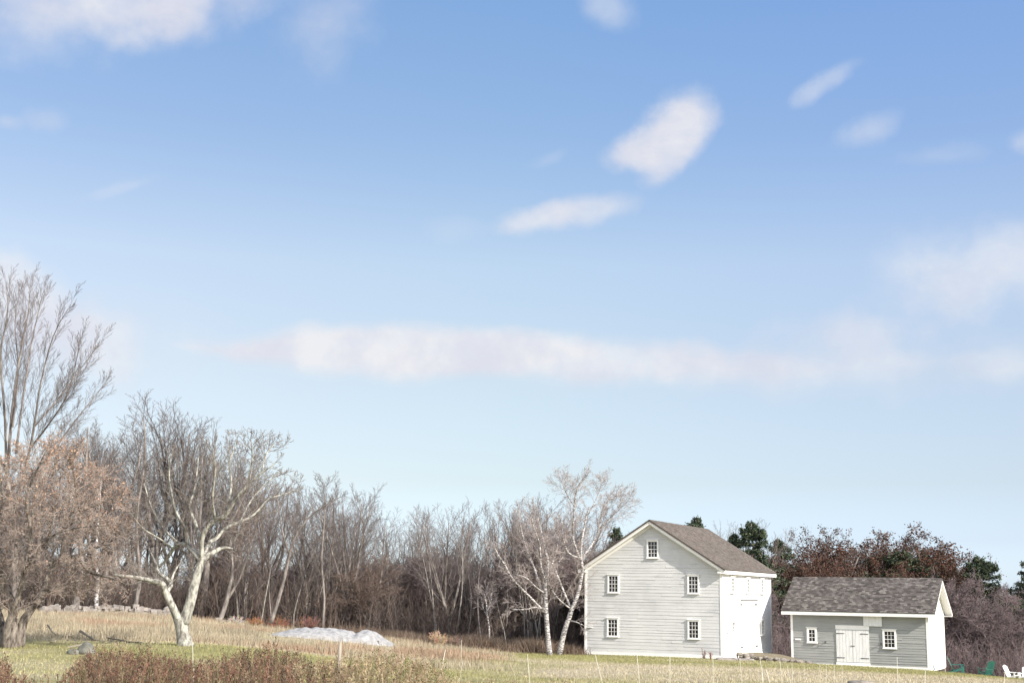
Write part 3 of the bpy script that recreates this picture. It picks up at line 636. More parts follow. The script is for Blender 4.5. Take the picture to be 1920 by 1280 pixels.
# ------------------------------------------------------------------ trees
def nrm3(a, b, c):
    l = math.sqrt(a * a + b * b + c * c) or 1; return a / l, b / l, c / l
class Tree:
    def __init__(s, seed): s.r = random.Random(seed); s.thick = []; s.thin = []; s.tips = []
    def limb(s, pts, rad):
        """record a polyline"""
        if rad[0] > .045: s.thick.append((pts, rad))
        else:
            for k in range(len(pts) - 1): s.thin.append((*pts[k], *pts[k + 1], rad[k], rad[k + 1]))
    def grow(s, p, d, L, r, lvl, P):
        rg = s.r; n = P['n'][lvl]; st = L / n; pts = [p]; rad = [r]; dirs = [d]; w_ = P['wig'][lvl]; tr_ = P['trop'][lvl]; r1 = max(r * P.get('tip', .25), P['rmin'])
        for k in range(n):
            d = nrm3(d[0] + rg.gauss(0, w_), d[1] + rg.gauss(0, w_), d[2] + rg.gauss(0, w_) + tr_)
            p = (p[0] + d[0] * st, p[1] + d[1] * st, p[2] + d[2] * st); pts.append(p); rad.append(r + (r1 - r) * (k + 1) / n); dirs.append(d)
        s.limb(pts, rad)
        if lvl + 1 >= len(P['n']): s.tips.append((p, d)); return
        s.kids(pts, rad, dirs, L, lvl, P)
    def kids(s, pts, rad, dirs, L, lvl, P, count=None, t0=None):
        rg = s.r; n = len(pts) - 1; nc = count if count is not None else P['nc'][lvl]; t0 = P['start'][lvl] if t0 is None else t0
        ph = rg.uniform(0, 6.28)
        for c in range(nc):
            t_ = t0 + (1 - t0) * ((c + rg.random()) / nc) ** P.get('bias', 1.0); f = min(t_ * n, n - 1e-4); k = int(f); g = f - k
            a, b = pts[k], pts[k + 1]; q = tuple(a[i] + (b[i] - a[i]) * g for i in range(3)); d = dirs[min(k + 1, len(dirs) - 1)]
            ang = P['ang'][lvl] * rg.uniform(.7, 1.3); ph += 2.4 + rg.uniform(-.5, .5)
            ux, uy, uz = nrm3(*(( -d[1], d[0], 0) if abs(d[2]) < .97 else (1, 0, 0))); vx, vy, vz = (d[1] * uz - d[2] * uy, d[2] * ux - d[0] * uz, d[0] * uy - d[1] * ux)
            ca, sa, cp, sp_ = math.cos(ang), math.sin(ang), math.cos(ph), math.sin(ph)
            nd = nrm3(d[0] * ca + (ux * cp + vx * sp_) * sa, d[1] * ca + (uy * cp + vy * sp_) * sa, d[2] * ca + (uz * cp + vz * sp_) * sa)
            tt = (t_ - t0) / max(1e-3, 1 - t0)
            cl = L * P['ratio'][lvl] * (1 - P['fall'][lvl] * tt) * rg.uniform(.65, 1.2); cr_ = max(P['rmin'], min(rad[k] * .75, P['rk'][lvl] * cl))
            s.grow(q, nd, cl, cr_, lvl + 1, P)
    def chain(s, pts, rad, P, lvl, count, t0=.25, sub=3, L=None):
        """limb through given 3-D points with side branches"""
        pts = [np.array(p, float) for p in pts]; out = []; ro = []; n = len(pts)
        for k in range(n - 1):
            p0, p1, p2, p3 = pts[max(k - 1, 0)], pts[k], pts[k + 1], pts[min(k + 2, n - 1)]
            for j in range(sub):
                q = j / sub
                out.append(tuple(.5 * ((2 * p1) + (-p0 + p2) * q + (2 * p0 - 5 * p1 + 4 * p2 - p3) * q * q + (-p0 + 3 * p1 - 3 * p2 + p3) * q ** 3))); ro.append(rad[k] + (rad[k + 1] - rad[k]) * q)
        out.append(tuple(pts[-1])); ro.append(rad[-1])
        dirs = [nrm3(*(out[min(k + 1, len(out) - 1)][i] - out[max(k - 1, 0)][i] for i in range(3))) for k in range(len(out))]
        s.thick.append((out, ro))
        LL = L or sum(math.dist(out[k], out[k + 1]) for k in range(len(out) - 1))
        if count: s.kids(out, ro, dirs, LL, lvl, P, count, t0)
    def build(s, root, bark, twig, loc=None, trunk_n=1, sides=7, tname='trunk', lname='crown'):
        """first trunk_n thick limbs are the trunk, the rest the crown"""
        kids = []
        for nm, lst, m_ in ((tname, s.thick[:trunk_n], bark), ('limbs', s.thick[trunk_n:], bark)):
            if not lst: continue
            b = MB()
            for pts, rad in lst: b.tube(pts, rad, sides if rad[0] > .09 else 5, .06, s.r)
            kids.append(b.build(nm, m_, root, True))
        if s.thin:
            o = bpy.data.objects.new(lname, segs_mesh(lname, s.thin, twig)); kids.append(link(o, root))
        return kids
def leaf_quads(name, C, size, cols, mat, rg, parent=None, flat=.6, spread=0):
    C = np.asarray(C, float); n = len(C); C = C + rg.normal(0, spread, (n, 3)) if spread else C
    a = rg.normal(size=(n, 3)); a /= np.linalg.norm(a, axis=1, keepdims=True); b = np.cross(a, rg.normal(size=(n, 3))); b /= np.linalg.norm(b, axis=1, keepdims=True)
    s = (size * rg.uniform(.6, 1.4, (n, 1)))
    V = np.stack([C - a * s, C + b * s * flat, C + a * s, C - b * s * flat], 1).reshape(-1, 3); Fq = np.arange(4 * n).reshape(-1, 4)
    cols = np.asarray(cols); cc = cols[rg.randint(0, len(cols), n)] * rg.uniform(.7, 1.3, (n, 1))
    return link(bpy.data.objects.new(name, np_mesh(name, V, Fq, mat, np.repeat(cc, 4, axis=0))), parent)
BASE = dict(n=[10, 6, 4, 3], wig=[.05, .09, .12, .16], trop=[.03, .06, .05, .03], nc=[22, 10, 6], start=[.28, .15, .15], ang=[.62, .55, .55], ratio=[.42, .42, .42], fall=[.55, .5, .4], rk=[.008, .008, .008], rmin=.006, tip=.2)
def P_(**k): d = dict(BASE); d.update(k); return d
def forest_proto(name, seed, Hh, P, bark, twig, r0, forks=0, parts=True, far=False):
    tr_ = Tree(seed); root = empty(name); rg = tr_.r
    if forks:
        hf = Hh * rg.uniform(.18, .35); tr_.chain([(0, 0, -.3), (.05, 0, hf * .5), (0, 0, hf)], [r0 * 1.35, r0, r0 * .95], P, 0, 0)
        for k in range(forks):
            a = 6.28 * k / forks + rg.uniform(-.4, .4); tr_.grow((0, 0, hf * .92), nrm3(math.cos(a) * .35, math.sin(a) * .35, 1), (Hh - hf) * rg.uniform(.85, 1.0), r0 * .62, 0, dict(P, nc=[int(P['nc'][0] * .6)] + P['nc'][1:], start=[.12] + P['start'][1:]))
    else: tr_.grow((0, 0, -.3), (0, 0, 1), Hh + .3, r0, 0, P)
    kids = tr_.build(root, bark, twig)
    return root, kids, tr_
PA = P_(ang=[.72, .6, .55], trop=[.03, .045, .04, .03]); 
PB = P_(nc=[25, 10, 5], ang=[.75, .6, .6], ratio=[.5, .42, .42], start=[.18, .12, .1])
PU = P_(ang=[.48, .48, .5], ratio=[.5, .45, .4], trop=[.03, .10, .06, .03], nc=[19, 10, 6], start=[.3, .15, .1])
BIG = 1.0
protos = {}; PH = {}
def mk(key, *a, **k):
    r_, kids, tr_ = forest_proto(*a, **k); protos[key] = (r_, kids); zz = sorted([q_[2] for q_, _d in tr_.tips]); PH[key] = zz[int(len(zz) * .996)]
    return r_, kids, tr_
mk('t0', 'bare_tree', 11, 12, PA, M['bark_grey'], M['twig_grey'], .16)
mk('t1', 'bare_tree', 12, 12, PU, M['bark_grey'], M['twig_grey'], .15)
mk('t2', 'bare_tree', 13, 12, PU, M['bark_grey'], M['twig_grey'], .20, forks=3)
mk('t3', 'bare_tree', 14, 12, PB, M['bark_grey'], M['twig_brown'], .17)
mk('t4', 'bare_tree', 15, 12, PA, M['bark_grey'], M['twig_grey'], .20, forks=2)
PD = P_(nc=[30, 15, 9], ang=[.85, .7, .7], ratio=[.55, .45, .42], start=[.08, .08, .1], wig=[.07, .12, .16, .2], rmin=.010)
mk('d0', 'bushy_bare_tree', 16, 8, PD, M['bark_grey'], M['twig_brown'], .13, forks=3)
mk('d1', 'bushy_bare_tree', 17, 8, PD, M['bark_grey'], M['twig_purple'], .13, forks=2)
mk('d2', 'bushy_bare_tree', 18, 8, PD, M['bark_grey'], M['twig_purple'], .13, forks=4)
print('T protos', round(time.time() - T0, 1))
used = set()
def place(key, px, ytop, Y, label, cat='tree', group=None, rz=None, wide=1.0):
    g = ground_at(px, Y); top = at(px, ytop, Y); h = max(2.5, top[2] - g[2]); sz = h / PH[key]; s = sz * wide
    rz = random.random() * 6.28 if rz is None else rz
    root, kids = protos[key]
    if key not in used:
        used.add(key); o = root; o.location = tuple(g); o.rotation_euler = (random.gauss(0, .035), random.gauss(0, .05), rz); o.scale = (s, s, sz)
    else: o = copy_of(protos[key], tuple(g), rz, s, sz); o.rotation_euler = (random.gauss(0, .035), random.gauss(0, .05), rz)
    tag(o, label, cat, group); return o
random.seed(77)
SK = [(-300, 800), (0, 850), (80, 830), (150, 790), (190, 765), (240, 755), (290, 742), (340, 775), (380, 805), (440, 850), (500, 880), (540, 890), (600, 890), (650, 903), (690, 922), (730, 955), (770, 958), (800, 945), (850, 932), (890, 955), (930, 940), (980, 925), (1040, 935), (1080, 960), (1130, 1000), (1160, 1015)]
def sky_y(px): return float(np.interp(px, [a for a, b in SK], [b for a, b in SK]))
zones = [(-400, 240, 'bare grey trees behind the stone wall at the far left', 'tall bare grey tree crowded in the wood behind the stone wall', 'bare trees behind the stone wall'),
         (240, 520, '', 'bare grey tree crowded in the wood behind the forked pale tree', 'bare trees behind the forked tree'),
         (520, 760, '', 'bare grey tree crowded in the wood behind the white sheeting', 'bare trees behind the sheeting'),
         (760, 960, '', 'bare grey tree crowded in the wood left of the birches', 'bare trees left of the birches'),
         (960, 1200, '', 'bare grey tree crowded in the wood behind the birches', 'bare trees behind the birches')]
def zone(px):
    for z_ in zones:
        if z_[0] <= px < z_[1]: return z_[3], z_[4]
    return zones[-1][3], zones[-1][4]
# skyline row: one tree about every 14 px, tops on the photographed skyline
px = -160.0
while px < 1150:
    lb, gp = zone(px); y = sky_y(px) + abs(random.gauss(0, 1)) * 22
    key = random.choice(['t0', 't1', 't1', 't2', 't2', 't4', 't3' if px > 500 else 't1'])
    place(key, px, y, random.uniform(92, 104), lb, 'tree', gp, wide=random.uniform(1.0, 1.45)); px += random.uniform(13, 21)
# second and third rows, lower
for k in range(46):
    px = random.uniform(-200, 1180); lb, gp = zone(px); y = min(sky_y(px) + random.uniform(70, 190), 1080)
    place(random.choice(['t0', 't3', 't4', 't1']), px, y, random.uniform(90, 118), lb, 'tree', gp, wide=random.uniform(.8, 1.1))
for k in range(78):
    px = random.uniform(380, 1160); lb, gp = zone(px)
    place(random.choice(['d0', 'd0', 'd1', 'd2']), px, random.uniform(1025, 1085), random.uniform(94, 116), lb.replace('bare grey tree', 'low bushy brown tree'), 'tree', gp.replace('bare trees', 'bushy trees'), wide=random.uniform(.9, 1.3))
for k in range(24):
    px = random.uniform(-150, 400); lb, gp = zone(px)
    place(random.choice(['d0', 'd1', 'd2']), px, random.uniform(1000, 1080), random.uniform(96, 118), lb.replace('bare grey tree', 'low bushy brown tree'), 'tree', gp.replace('bare trees', 'bushy trees'), wide=random.uniform(.9, 1.3))
# slender pale stems at the very edge of the wood
mk('s0', 'sapling', 19, 9, P_(nc=[12, 6, 3], start=[.45, .2, .2], ang=[.5, .5, .5], ratio=[.3, .4, .4]), M['bark_silver'], M['twig_grey'], .075)
mk('s1', 'sapling', 20, 9, P_(nc=[10, 6, 3], start=[.4, .2, .2], ang=[.6, .5, .5], ratio=[.34, .4, .4], wig=[.09, .1, .12, .16]), M['bark_silver'], M['twig_grey'], .065)
for k in range(34):
    px = random.uniform(370, 1000) if k < 27 else random.uniform(1000, 1090); lb, gp = zone(px)
    place('s%d' % (k % 2), px, random.uniform(955, 1090), random.uniform(87.5, 91.5), lb.replace('bare grey tree crowded in', 'slender pale sapling at the edge of'), 'tree', gp.replace('bare trees', 'pale saplings'), wide=random.uniform(.8, 1.2))
# named ones in front
place('d0', 690, 1042, 90, 'round dark bushy tree just behind the right hump of white sheeting', wide=1.5)
place('d1', 1000, 985, 92, 'wide round brown bare tree directly behind the left birch', wide=1.2)
place('t3', 1010, 930, 93, 'broad reddish bare tree showing above the left birch stem', wide=1.3)
place('t2', 845, 936, 91, 'tall upright bare tree whose fan of branches tops the wood left of the birches', wide=1.1)
place('t2', 650, 903, 91, 'tall fan shaped bare tree standing above the sheeting', wide=1.1)
# the wooded slope on the right
def right_y(px): return float(np.interp(px, [1300, 1380, 1440, 1480, 1560, 1700, 1760, 1800, 1900, 2000], [1040, 1030, 1035, 1040, 1060, 1060, 1068, 1082, 1100, 1105]))
for k in range(105):
    px = random.uniform(1330, 2020) if k % 3 else random.uniform(1740, 1990); Y = random.uniform(103, 136)
    y = right_y(px) + random.uniform(0, 60) * (1.4 if Y < 112 else .6)
    lb, gp = (('purple brown bushy bare tree on the slope right of the shed', 'bushy trees right of the shed') if px > 1770 else ('purple brown bushy bare tree rising behind the shed', 'bushy trees behind the shed') if px > 1470 else ('purple brown bushy bare tree in the gap between barn and shed', 'bushy trees between barn and shed'))
    place(random.choice(['d1', 'd2', 'd1', 'd2', 'd0']), px, y, Y, lb, 'tree', gp, wide=random.uniform(.9, 1.25))
for px, y in ((1345, 985), (1385, 972), (1405, 978), (1460, 985)):
    place('t1', px, y, 112, {1345: 'thin bare tree just over the barn ridge end', 1385: 'thin bare tree behind the barn roof slope', 1405: 'taller thin bare tree left of the dark pine', 1460: 'thin bare tree right of the dark pine'}[px], wide=1.0)
print('T forest', round(time.time() - T0, 1))
# thicket: ground-level brush that fills the wood
def thicket(name, n, fn, hr, colr, label, stems=7):
    S = []; C = []; rg = random.Random(name)
    for k in range(n):
        x, y = fn(rg); z = gz1(x, y) - .05; h = rg.uniform(*hr); c0 = rg.choice(colr); q = rg.uniform(.75, 1.25)
        for s in range(stems):
            a = rg.uniform(0, 6.28); sp_ = rg.uniform(.05, .45); d = nrm3(math.cos(a) * sp_, math.sin(a) * sp_, 1); p = (x + rg.gauss(0, .25), y + rg.gauss(0, .25), z); L = h * rg.uniform(.5, 1.0); m_ = 4; r_ = .010 + .005 * h * rg.random()
            for j in range(m_):
                d = nrm3(d[0] + rg.gauss(0, .12), d[1] + rg.gauss(0, .12), d[2] + .03); p2 = tuple(p[i] + d[i] * L / m_ for i in range(3)); rr_ = r_ * (1 - j / m_ * .8)
                S.append((*p, *p2, rr_, rr_ * .8)); C.append(tuple(w_ * q for w_ in c0))
                for b in range(3 if j else 0):
                    e = nrm3(d[0] + rg.gauss(0, .6), d[1] + rg.gauss(0, .6), d[2] + rg.gauss(0, .3) + .2); ll = L * rg.uniform(.12, .3); t_ = rg.random(); o = tuple(p[i] + (p2[i] - p[i]) * t_ for i in range(3))
                    S.append((*o, *(o[i] + e[i] * ll for i in range(3)), .010, .006)); C.append(tuple(w_ * q for w_ in c0))
                p = p2
    tag(link(bpy.data.objects.new(name, segs_mesh(name, S, M['leaf'], np.array(C)))), label, 'undergrowth', None, 'stuff')
def f_left(rg):
    y = rg.uniform(89, 116); p = at(rg.uniform(-120, 1170), 1180, y); return p[0], y
thicket('undergrowth', 1500, f_left, (2.0, 4.6), [(.125, .098, .088), (.09, .072, .066), (.16, .125, .105), (.11, .088, .08)], 'tangled brown brush filling the foot of the wood')
def f_right(rg):
    y = rg.uniform(95, 130); p = at(rg.uniform(1360, 1990), 1180, y); return p[0], y
thicket('undergrowth', 1300, f_right, (2.0, 4.5), [(.15, .118, .118), (.11, .088, .088), (.18, .138, .133)], 'purple brown brush covering the slope behind the shed')
print('T thicket', round(time.time() - T0, 1))
# conifers
def conifer(seed, Hh, R0, dens=1.0, irregular=.3, droop=.12):
    rg = random.Random(seed); tk = []; S = []; N = []
    z = Hh * .08
    while z < Hh * .99:
        k = z / Hh; rad = R0 * (1 - k) ** .6 * rg.uniform(1 - irregular, 1.1) + .12
        for j in range(rg.randint(4, 6)):
            a = rg.uniform(0, 6.28); L = rad * rg.uniform(.6, 1.1); p = (0, 0, z + rg.uniform(-.1, .1)); d = nrm3(math.cos(a), math.sin(a), .45 * k + rg.uniform(-.25, .35)); m_ = 5
            for i in range(m_):
                d = nrm3(d[0], d[1], d[2] - droop + .12 * (i > 2)); p2 = tuple(p[q] + d[q] * L / m_ for q in range(3)); S.append((*p, *p2, .03 * (1 - i / m_) + .008, .03 * (1 - (i + 1) / m_) + .008))
                if i:
                    for b in range(int(44 * dens)):
                        t_ = rg.random(); sx = rg.gauss(0, .13 + .10 * L * (1 - i / m_)); N.append((p[0] + (p2[0] - p[0]) * t_ - d[1] * sx, p[1] + (p2[1] - p[1]) * t_ + d[0] * sx, p[2] + (p2[2] - p[2]) * t_ + rg.gauss(.03, .10)))
                p = p2
        z += Hh * rg.uniform(.032, .055)
    return S, N
NEED = [(.045, .06, .04), (.065, .085, .05), (.035, .048, .035), (.10, .115, .065)]
def mk_conifer(key, seed, Hh, R0, **k):
    root = empty('pine_tree'); S, N = conifer(seed, Hh, R0, **k); t_ = MB(); t_.tube([(0, 0, -.3), (.03, 0, Hh * .5), (0, 0, Hh)], [Hh * .018, Hh * .012, .02], 7)
    kids = [t_.build('trunk', M['bark_grey'], root, True), link(bpy.data.objects.new('boughs', segs_mesh('boughs', S, M['bark_grey'])), root)]
    kids.append(leaf_quads('needles', N, .10, NEED, M['needle'], np.random.RandomState(seed), root, .35)); protos[key] = (root, kids); PH[key] = Hh
mk_conifer('c0', 31, 10, 3.6, irregular=.45, dens=1.1); mk_conifer('c1', 32, 10, 4.6, irregular=.55, dens=1.2)
for key, px, y, Y, lb, wd in (('c0', 1436, 980, 108, 'tall dark pine directly behind the right end of the barn roof', 1.0), ('c1', 1392, 1003, 110, 'shorter dark pine left of the tall pine behind the barn roof', .8),
                          ('c0', 1306, 973, 112, 'dark pine tip poking over the barn ridge', .9), ('c1', 1157, 990, 104, 'dark evergreen tip left of the barn roof behind the birches', .7),
                          ('c1', 1700, 1034, 112, 'broad dark evergreen behind the right end of the shed roof', 1.5), ('c1', 1660, 1044, 113, 'broad dark evergreen behind the middle of the shed roof', 1.4), ('c0', 1738, 1040, 115, 'dark evergreen at the shed roof peak', 1.3),
                          ('c0', 1790, 1060, 122, 'small green pine on the skyline right of the shed', 1.1), ('c0', 1865, 1046, 110, 'lone spreading pine on the skyline far right', 1.15), ('c1', 1925, 1046, 106, 'dark pine cut by the right edge of the picture', 1.0), ('c1', 1480, 1012, 114, 'dark pine right of the barn roof low behind the oaks', .9)):
    place(key, px, y, Y, lb, 'tree', 'dark evergreens on the skyline', wide=wd)
# rusty oaks
def mk_oak(key, seed, cols, nl, Hh=9):
    tr_ = Tree(seed); root = empty('rust_leaved_oak'); PO = P_(nc=[20, 12, 6], ang=[.9, .7, .7], ratio=[.6, .45, .42], start=[.2, .2, .15], wig=[.08, .13, .16, .2])
    tr_.chain([(0, 0, -.3), (0, .05, 1.2), (.05, 0, 2.4)], [.32, .26, .24], PO, 0, 0)
    for k in range(4):
        a = 6.28 * k / 4 + tr_.r.uniform(-.4, .4); tr_.grow((0, 0, 2.2), nrm3(math.cos(a) * .6, math.sin(a) * .6, 1), (Hh - 2.2) * .95, .15, 0, dict(PO, nc=[12, 11, 6]))
    kids = tr_.build(root, M['bark_grey'], M['twig_brown']); rg = np.random.RandomState(seed)
    tips = np.array([t_[0] for t_ in tr_.tips]); idx = rg.randint(0, len(tips), nl); C = tips[idx]
    kids.append(leaf_quads('leaves', C, .048, cols, M['leaf'], rg, root, .7, .09)); protos[key] = (root, kids); PH[key] = float(np.percentile(tips[:, 2], 99.3))
mk_oak('o0', 41, [(.080, .036, .027), (.11, .05, .034), (.06, .036, .03), (.09, .066, .045)], 20000)
mk_oak('o1', 42, [(.085, .058, .05), (.07, .05, .045), (.10, .062, .046)], 8000)
for key, px, y, Y, lb, wd in (('o1', 1530, 1000, 114, 'bronze leaved oak, leftmost of the rusty oaks behind the shed', 1.0), ('o1', 1585, 997, 118, 'thin bronze oak between the first and the reddest oak', 1.1), ('o0', 1640, 998, 115, 'reddest and largest oak behind the shed roof', 1.25),
                          ('o1', 1690, 1004, 118, 'bronze oak just right of the reddest oak', 1.1), ('o0', 1715, 1022, 116, 'rusty oak at the right shoulder above the shed peak', 1.0), ('o0', 1520, 1048, 112, 'low orange brown oak just over the left end of the shed roof', 1.0), ('o0', 1585, 1040, 110, 'low orange brown oak behind the middle of the shed roof', 1.1), ('o0', 1775, 1066, 124, 'small orange oak right of the shed peak', .8)):
    place(key, px, y, Y, lb, 'tree', 'rust leaved oaks behind the shed', wide=wd)
print('T conif', round(time.time() - T0, 1))
# ---- tall maple at the left edge
def pc(L, D, dd=0.0, k=None):
    """pixel chain -> points and radii; entries (px, py, half width px[, depth offset])"""
    pts = []; rad = []
    for i, e in enumerate(L):
        dep = D + (e[3] if len(e) > 3 else dd * i); pts.append(at(e[0], e[1], dep)); rad.append(max(.008, e[2] * dep / F_PX * (k or 1)))
    return pts, rad
PM = P_(nc=[14, 8, 5], ang=[.38, .40, .45], ratio=[.46, .5, .45], start=[.2, .15, .15], trop=[.03, .05, .03, .02], wig=[.04, .055, .07, .08], rmin=.0055, rk=[.0055, .006, .006])
mp = Tree(51); mroot = empty('maple_tree'); DM = 76
g0 = ground_at(30, DM)
gpx, gpy = px_of(np.array([g0[0]]), np.array([DM]), np.array([g0[2]])); by = float(gpy[0])
for L, cnt, dd in (([(30, by + 6, 15), (28, 1050, 12), (22, 960, 11), (12, 890, 9.5)], 0, 0), ([(12, 890, 6), (10, 790, 5), (2, 690, 4), (4, 640, 3), (14, 590, 2), (12, 530, .8)], 18, -.4), ([(14, 892, 6.5), (22, 780, 5.5), (32, 700, 4.2), (42, 640, 3), (54, 580, 2), (55, 532, .8)], 22, .4),
                   ([(30, 850, 5), (44, 740, 3.6), (58, 650, 2.6), (72, 585, 1.6), (80, 550, .8)], 18, .8), ([(28, 960, 7), (52, 860, 5.5), (64, 800, 4.4), (76, 720, 3.2), (100, 630, 2), (130, 575, .8)], 24, -1.0),
                   ([(64, 800, 4), (90, 770, 3.2), (115, 740, 2.6), (145, 700, 1.8), (185, 645, .8)], 22, .6), ([(56, 840, 4.5), (95, 790, 3.2), (130, 730, 2.4), (150, 640, .9)], 20, -1.2), ([(10, 880, 6), (-40, 780, 4), (-80, 680, 3), (-100, 580, 1)], 18, .5),
                   ([(34, 930, 5), (90, 860, 3.4), (140, 790, 2.4), (200, 715, .9)], 22, 1.0), ([(24, 800, 4), (34, 690, 2.8), (28, 610, 1.8), (36, 545, .8)], 16, 1.4), ([(0, 760, 4), (-22, 660, 2.6), (-20, 560, .9)], 14, -1.0)):
    pts, rad = pc(L, DM, dd, .5); mp.chain(pts, rad, PM, 0, int(cnt * 1.15), .1, L=6.0)
mp.build(mroot, M['bark_grey'], M['twig_grey'], trunk_n=1)
tag(mroot, 'tallest bare maple at the left edge with steep fanning branches', 'tree')
# ---- old apple tree at the left
PAp = P_(n=[8, 6, 5, 4], nc=[22, 12, 8], ang=[.9, .8, .8], ratio=[.42, .45, .42], start=[.1, .1, .1], trop=[.02, .03, .02, .02], wig=[.12, .2, .22, .25], rmin=.0065, rk=[.014, .012, .011], tip=.3)
ap = Tree(61); aroot = empty('old_apple_tree'); DA = 48
for L, cnt, dd in (([(22, 1217, 13, -.2), (24, 1180, 9, -.2), (22, 1135, 8, -.3), (8, 1095, 7, -.4), (-4, 1050, 5.5, -.6), (-8, 990, 4, -.8), (4, 930, 3, -1), (0, 870, 1.4, -1.2)], 24, 0), ([(6, 1216, 11, .3), (2, 1170, 8, .5), (-14, 1120, 6.5, 1), (-44, 1070, 5, 1.6), (-70, 1000, 4, 2), (-90, 930, 1.6, 2.5)], 16, 0),
                   ([(36, 1214, 11, 0), (42, 1170, 8.5, 0), (58, 1142, 7, 0), (77, 1116, 6, .1), (88, 1088, 5.5, .3), (98, 1062, 5, .4), (115, 1046, 4.4, .4), (136, 1044, 3.6, .2), (152, 1052, 3.2, 0), (166, 1070, 3, -.3), (188, 1078, 2.6, -.6), (210, 1083, 2.2, -.9), (236, 1096, 1.2, -1.2)], 30, 0),
                   ([(12, 1214, 9, -.7), (14, 1176, 7, -.9), (30, 1130, 5, -1.2), (46, 1070, 4.2, -1.6), (58, 1000, 3.4, -2), (50, 935, 2.6, -2.4), (72, 875, 1.8, -2.6), (92, 835, .9, -2.8)], 26, 0),
                   ([(98, 1062, 4, .4), (86, 1030, 3.6, .6), (95, 985, 3, .8), (112, 950, 2.4, 1), (148, 920, 1.8, 1.2), (172, 885, .9, 1.4)], 24, 0), ([(115, 1046, 3.4, .4), (122, 1000, 2.8, 0), (150, 962, 2.2, -.6), (192, 942, 1.6, -1), (222, 930, .9, -1.4)], 22, 0),
                   ([(136, 1044, 3, .2), (176, 1028, 2.4, .6), (212, 1012, 1.8, 1), (244, 985, .9, 1.4)], 20, 0), ([(8, 1095, 4, -.4), (30, 1040, 3.4, .4), (24, 970, 2.6, 1.4), (40, 900, 2, 2.2), (36, 850, 1, 2.6)], 22, 0), ([(77, 1116, 3.4, .1), (110, 1098, 2.6, .8), (150, 1088, 2, 1.4), (190, 1092, 1.2, 1.8)], 16, 0),
                   ([(86, 1030, 3, .6), (60, 960, 2.4, 1.6), (84, 900, 1.8, 2.4), (120, 850, .9, 3)], 22, 0), ([(46, 1070, 3, -1.6), (90, 1010, 2.4, -2.4), (140, 990, 1.8, -3), (200, 985, .9, -3.4)], 20, 0), ([(150, 962, 2, -.6), (140, 900, 1.5, -1.2), (130, 850, .8, -1.6)], 16, 0)):
    pts, rad = pc(L, DA, dd); ap.chain(pts, rad, PAp, 0, cnt, .22, L=4.0)
ap.build(aroot, M['bark_apple'], M['twig_apple'], trunk_n=4, sides=10)
tips = np.array([t_[0] for t_ in ap.tips]); rgl = np.random.RandomState(62)
wz = np.clip((tips[:, 2] - 5.0) / 3.5, .12, 1) ; pick = tips[rgl.choice(len(tips), 6500, p=wz / wz.sum())]
leaf_quads('leaves', pick, .026, [(.36, .20, .13), (.42, .27, .18), (.30, .19, .14)], M['leaf'], rgl, aroot, .8, .07)
tag(aroot, 'old multi stemmed apple tree at the left edge with clinging orange leaves', 'tree')
print('T apple', round(time.time() - T0, 1), len(ap.thin))
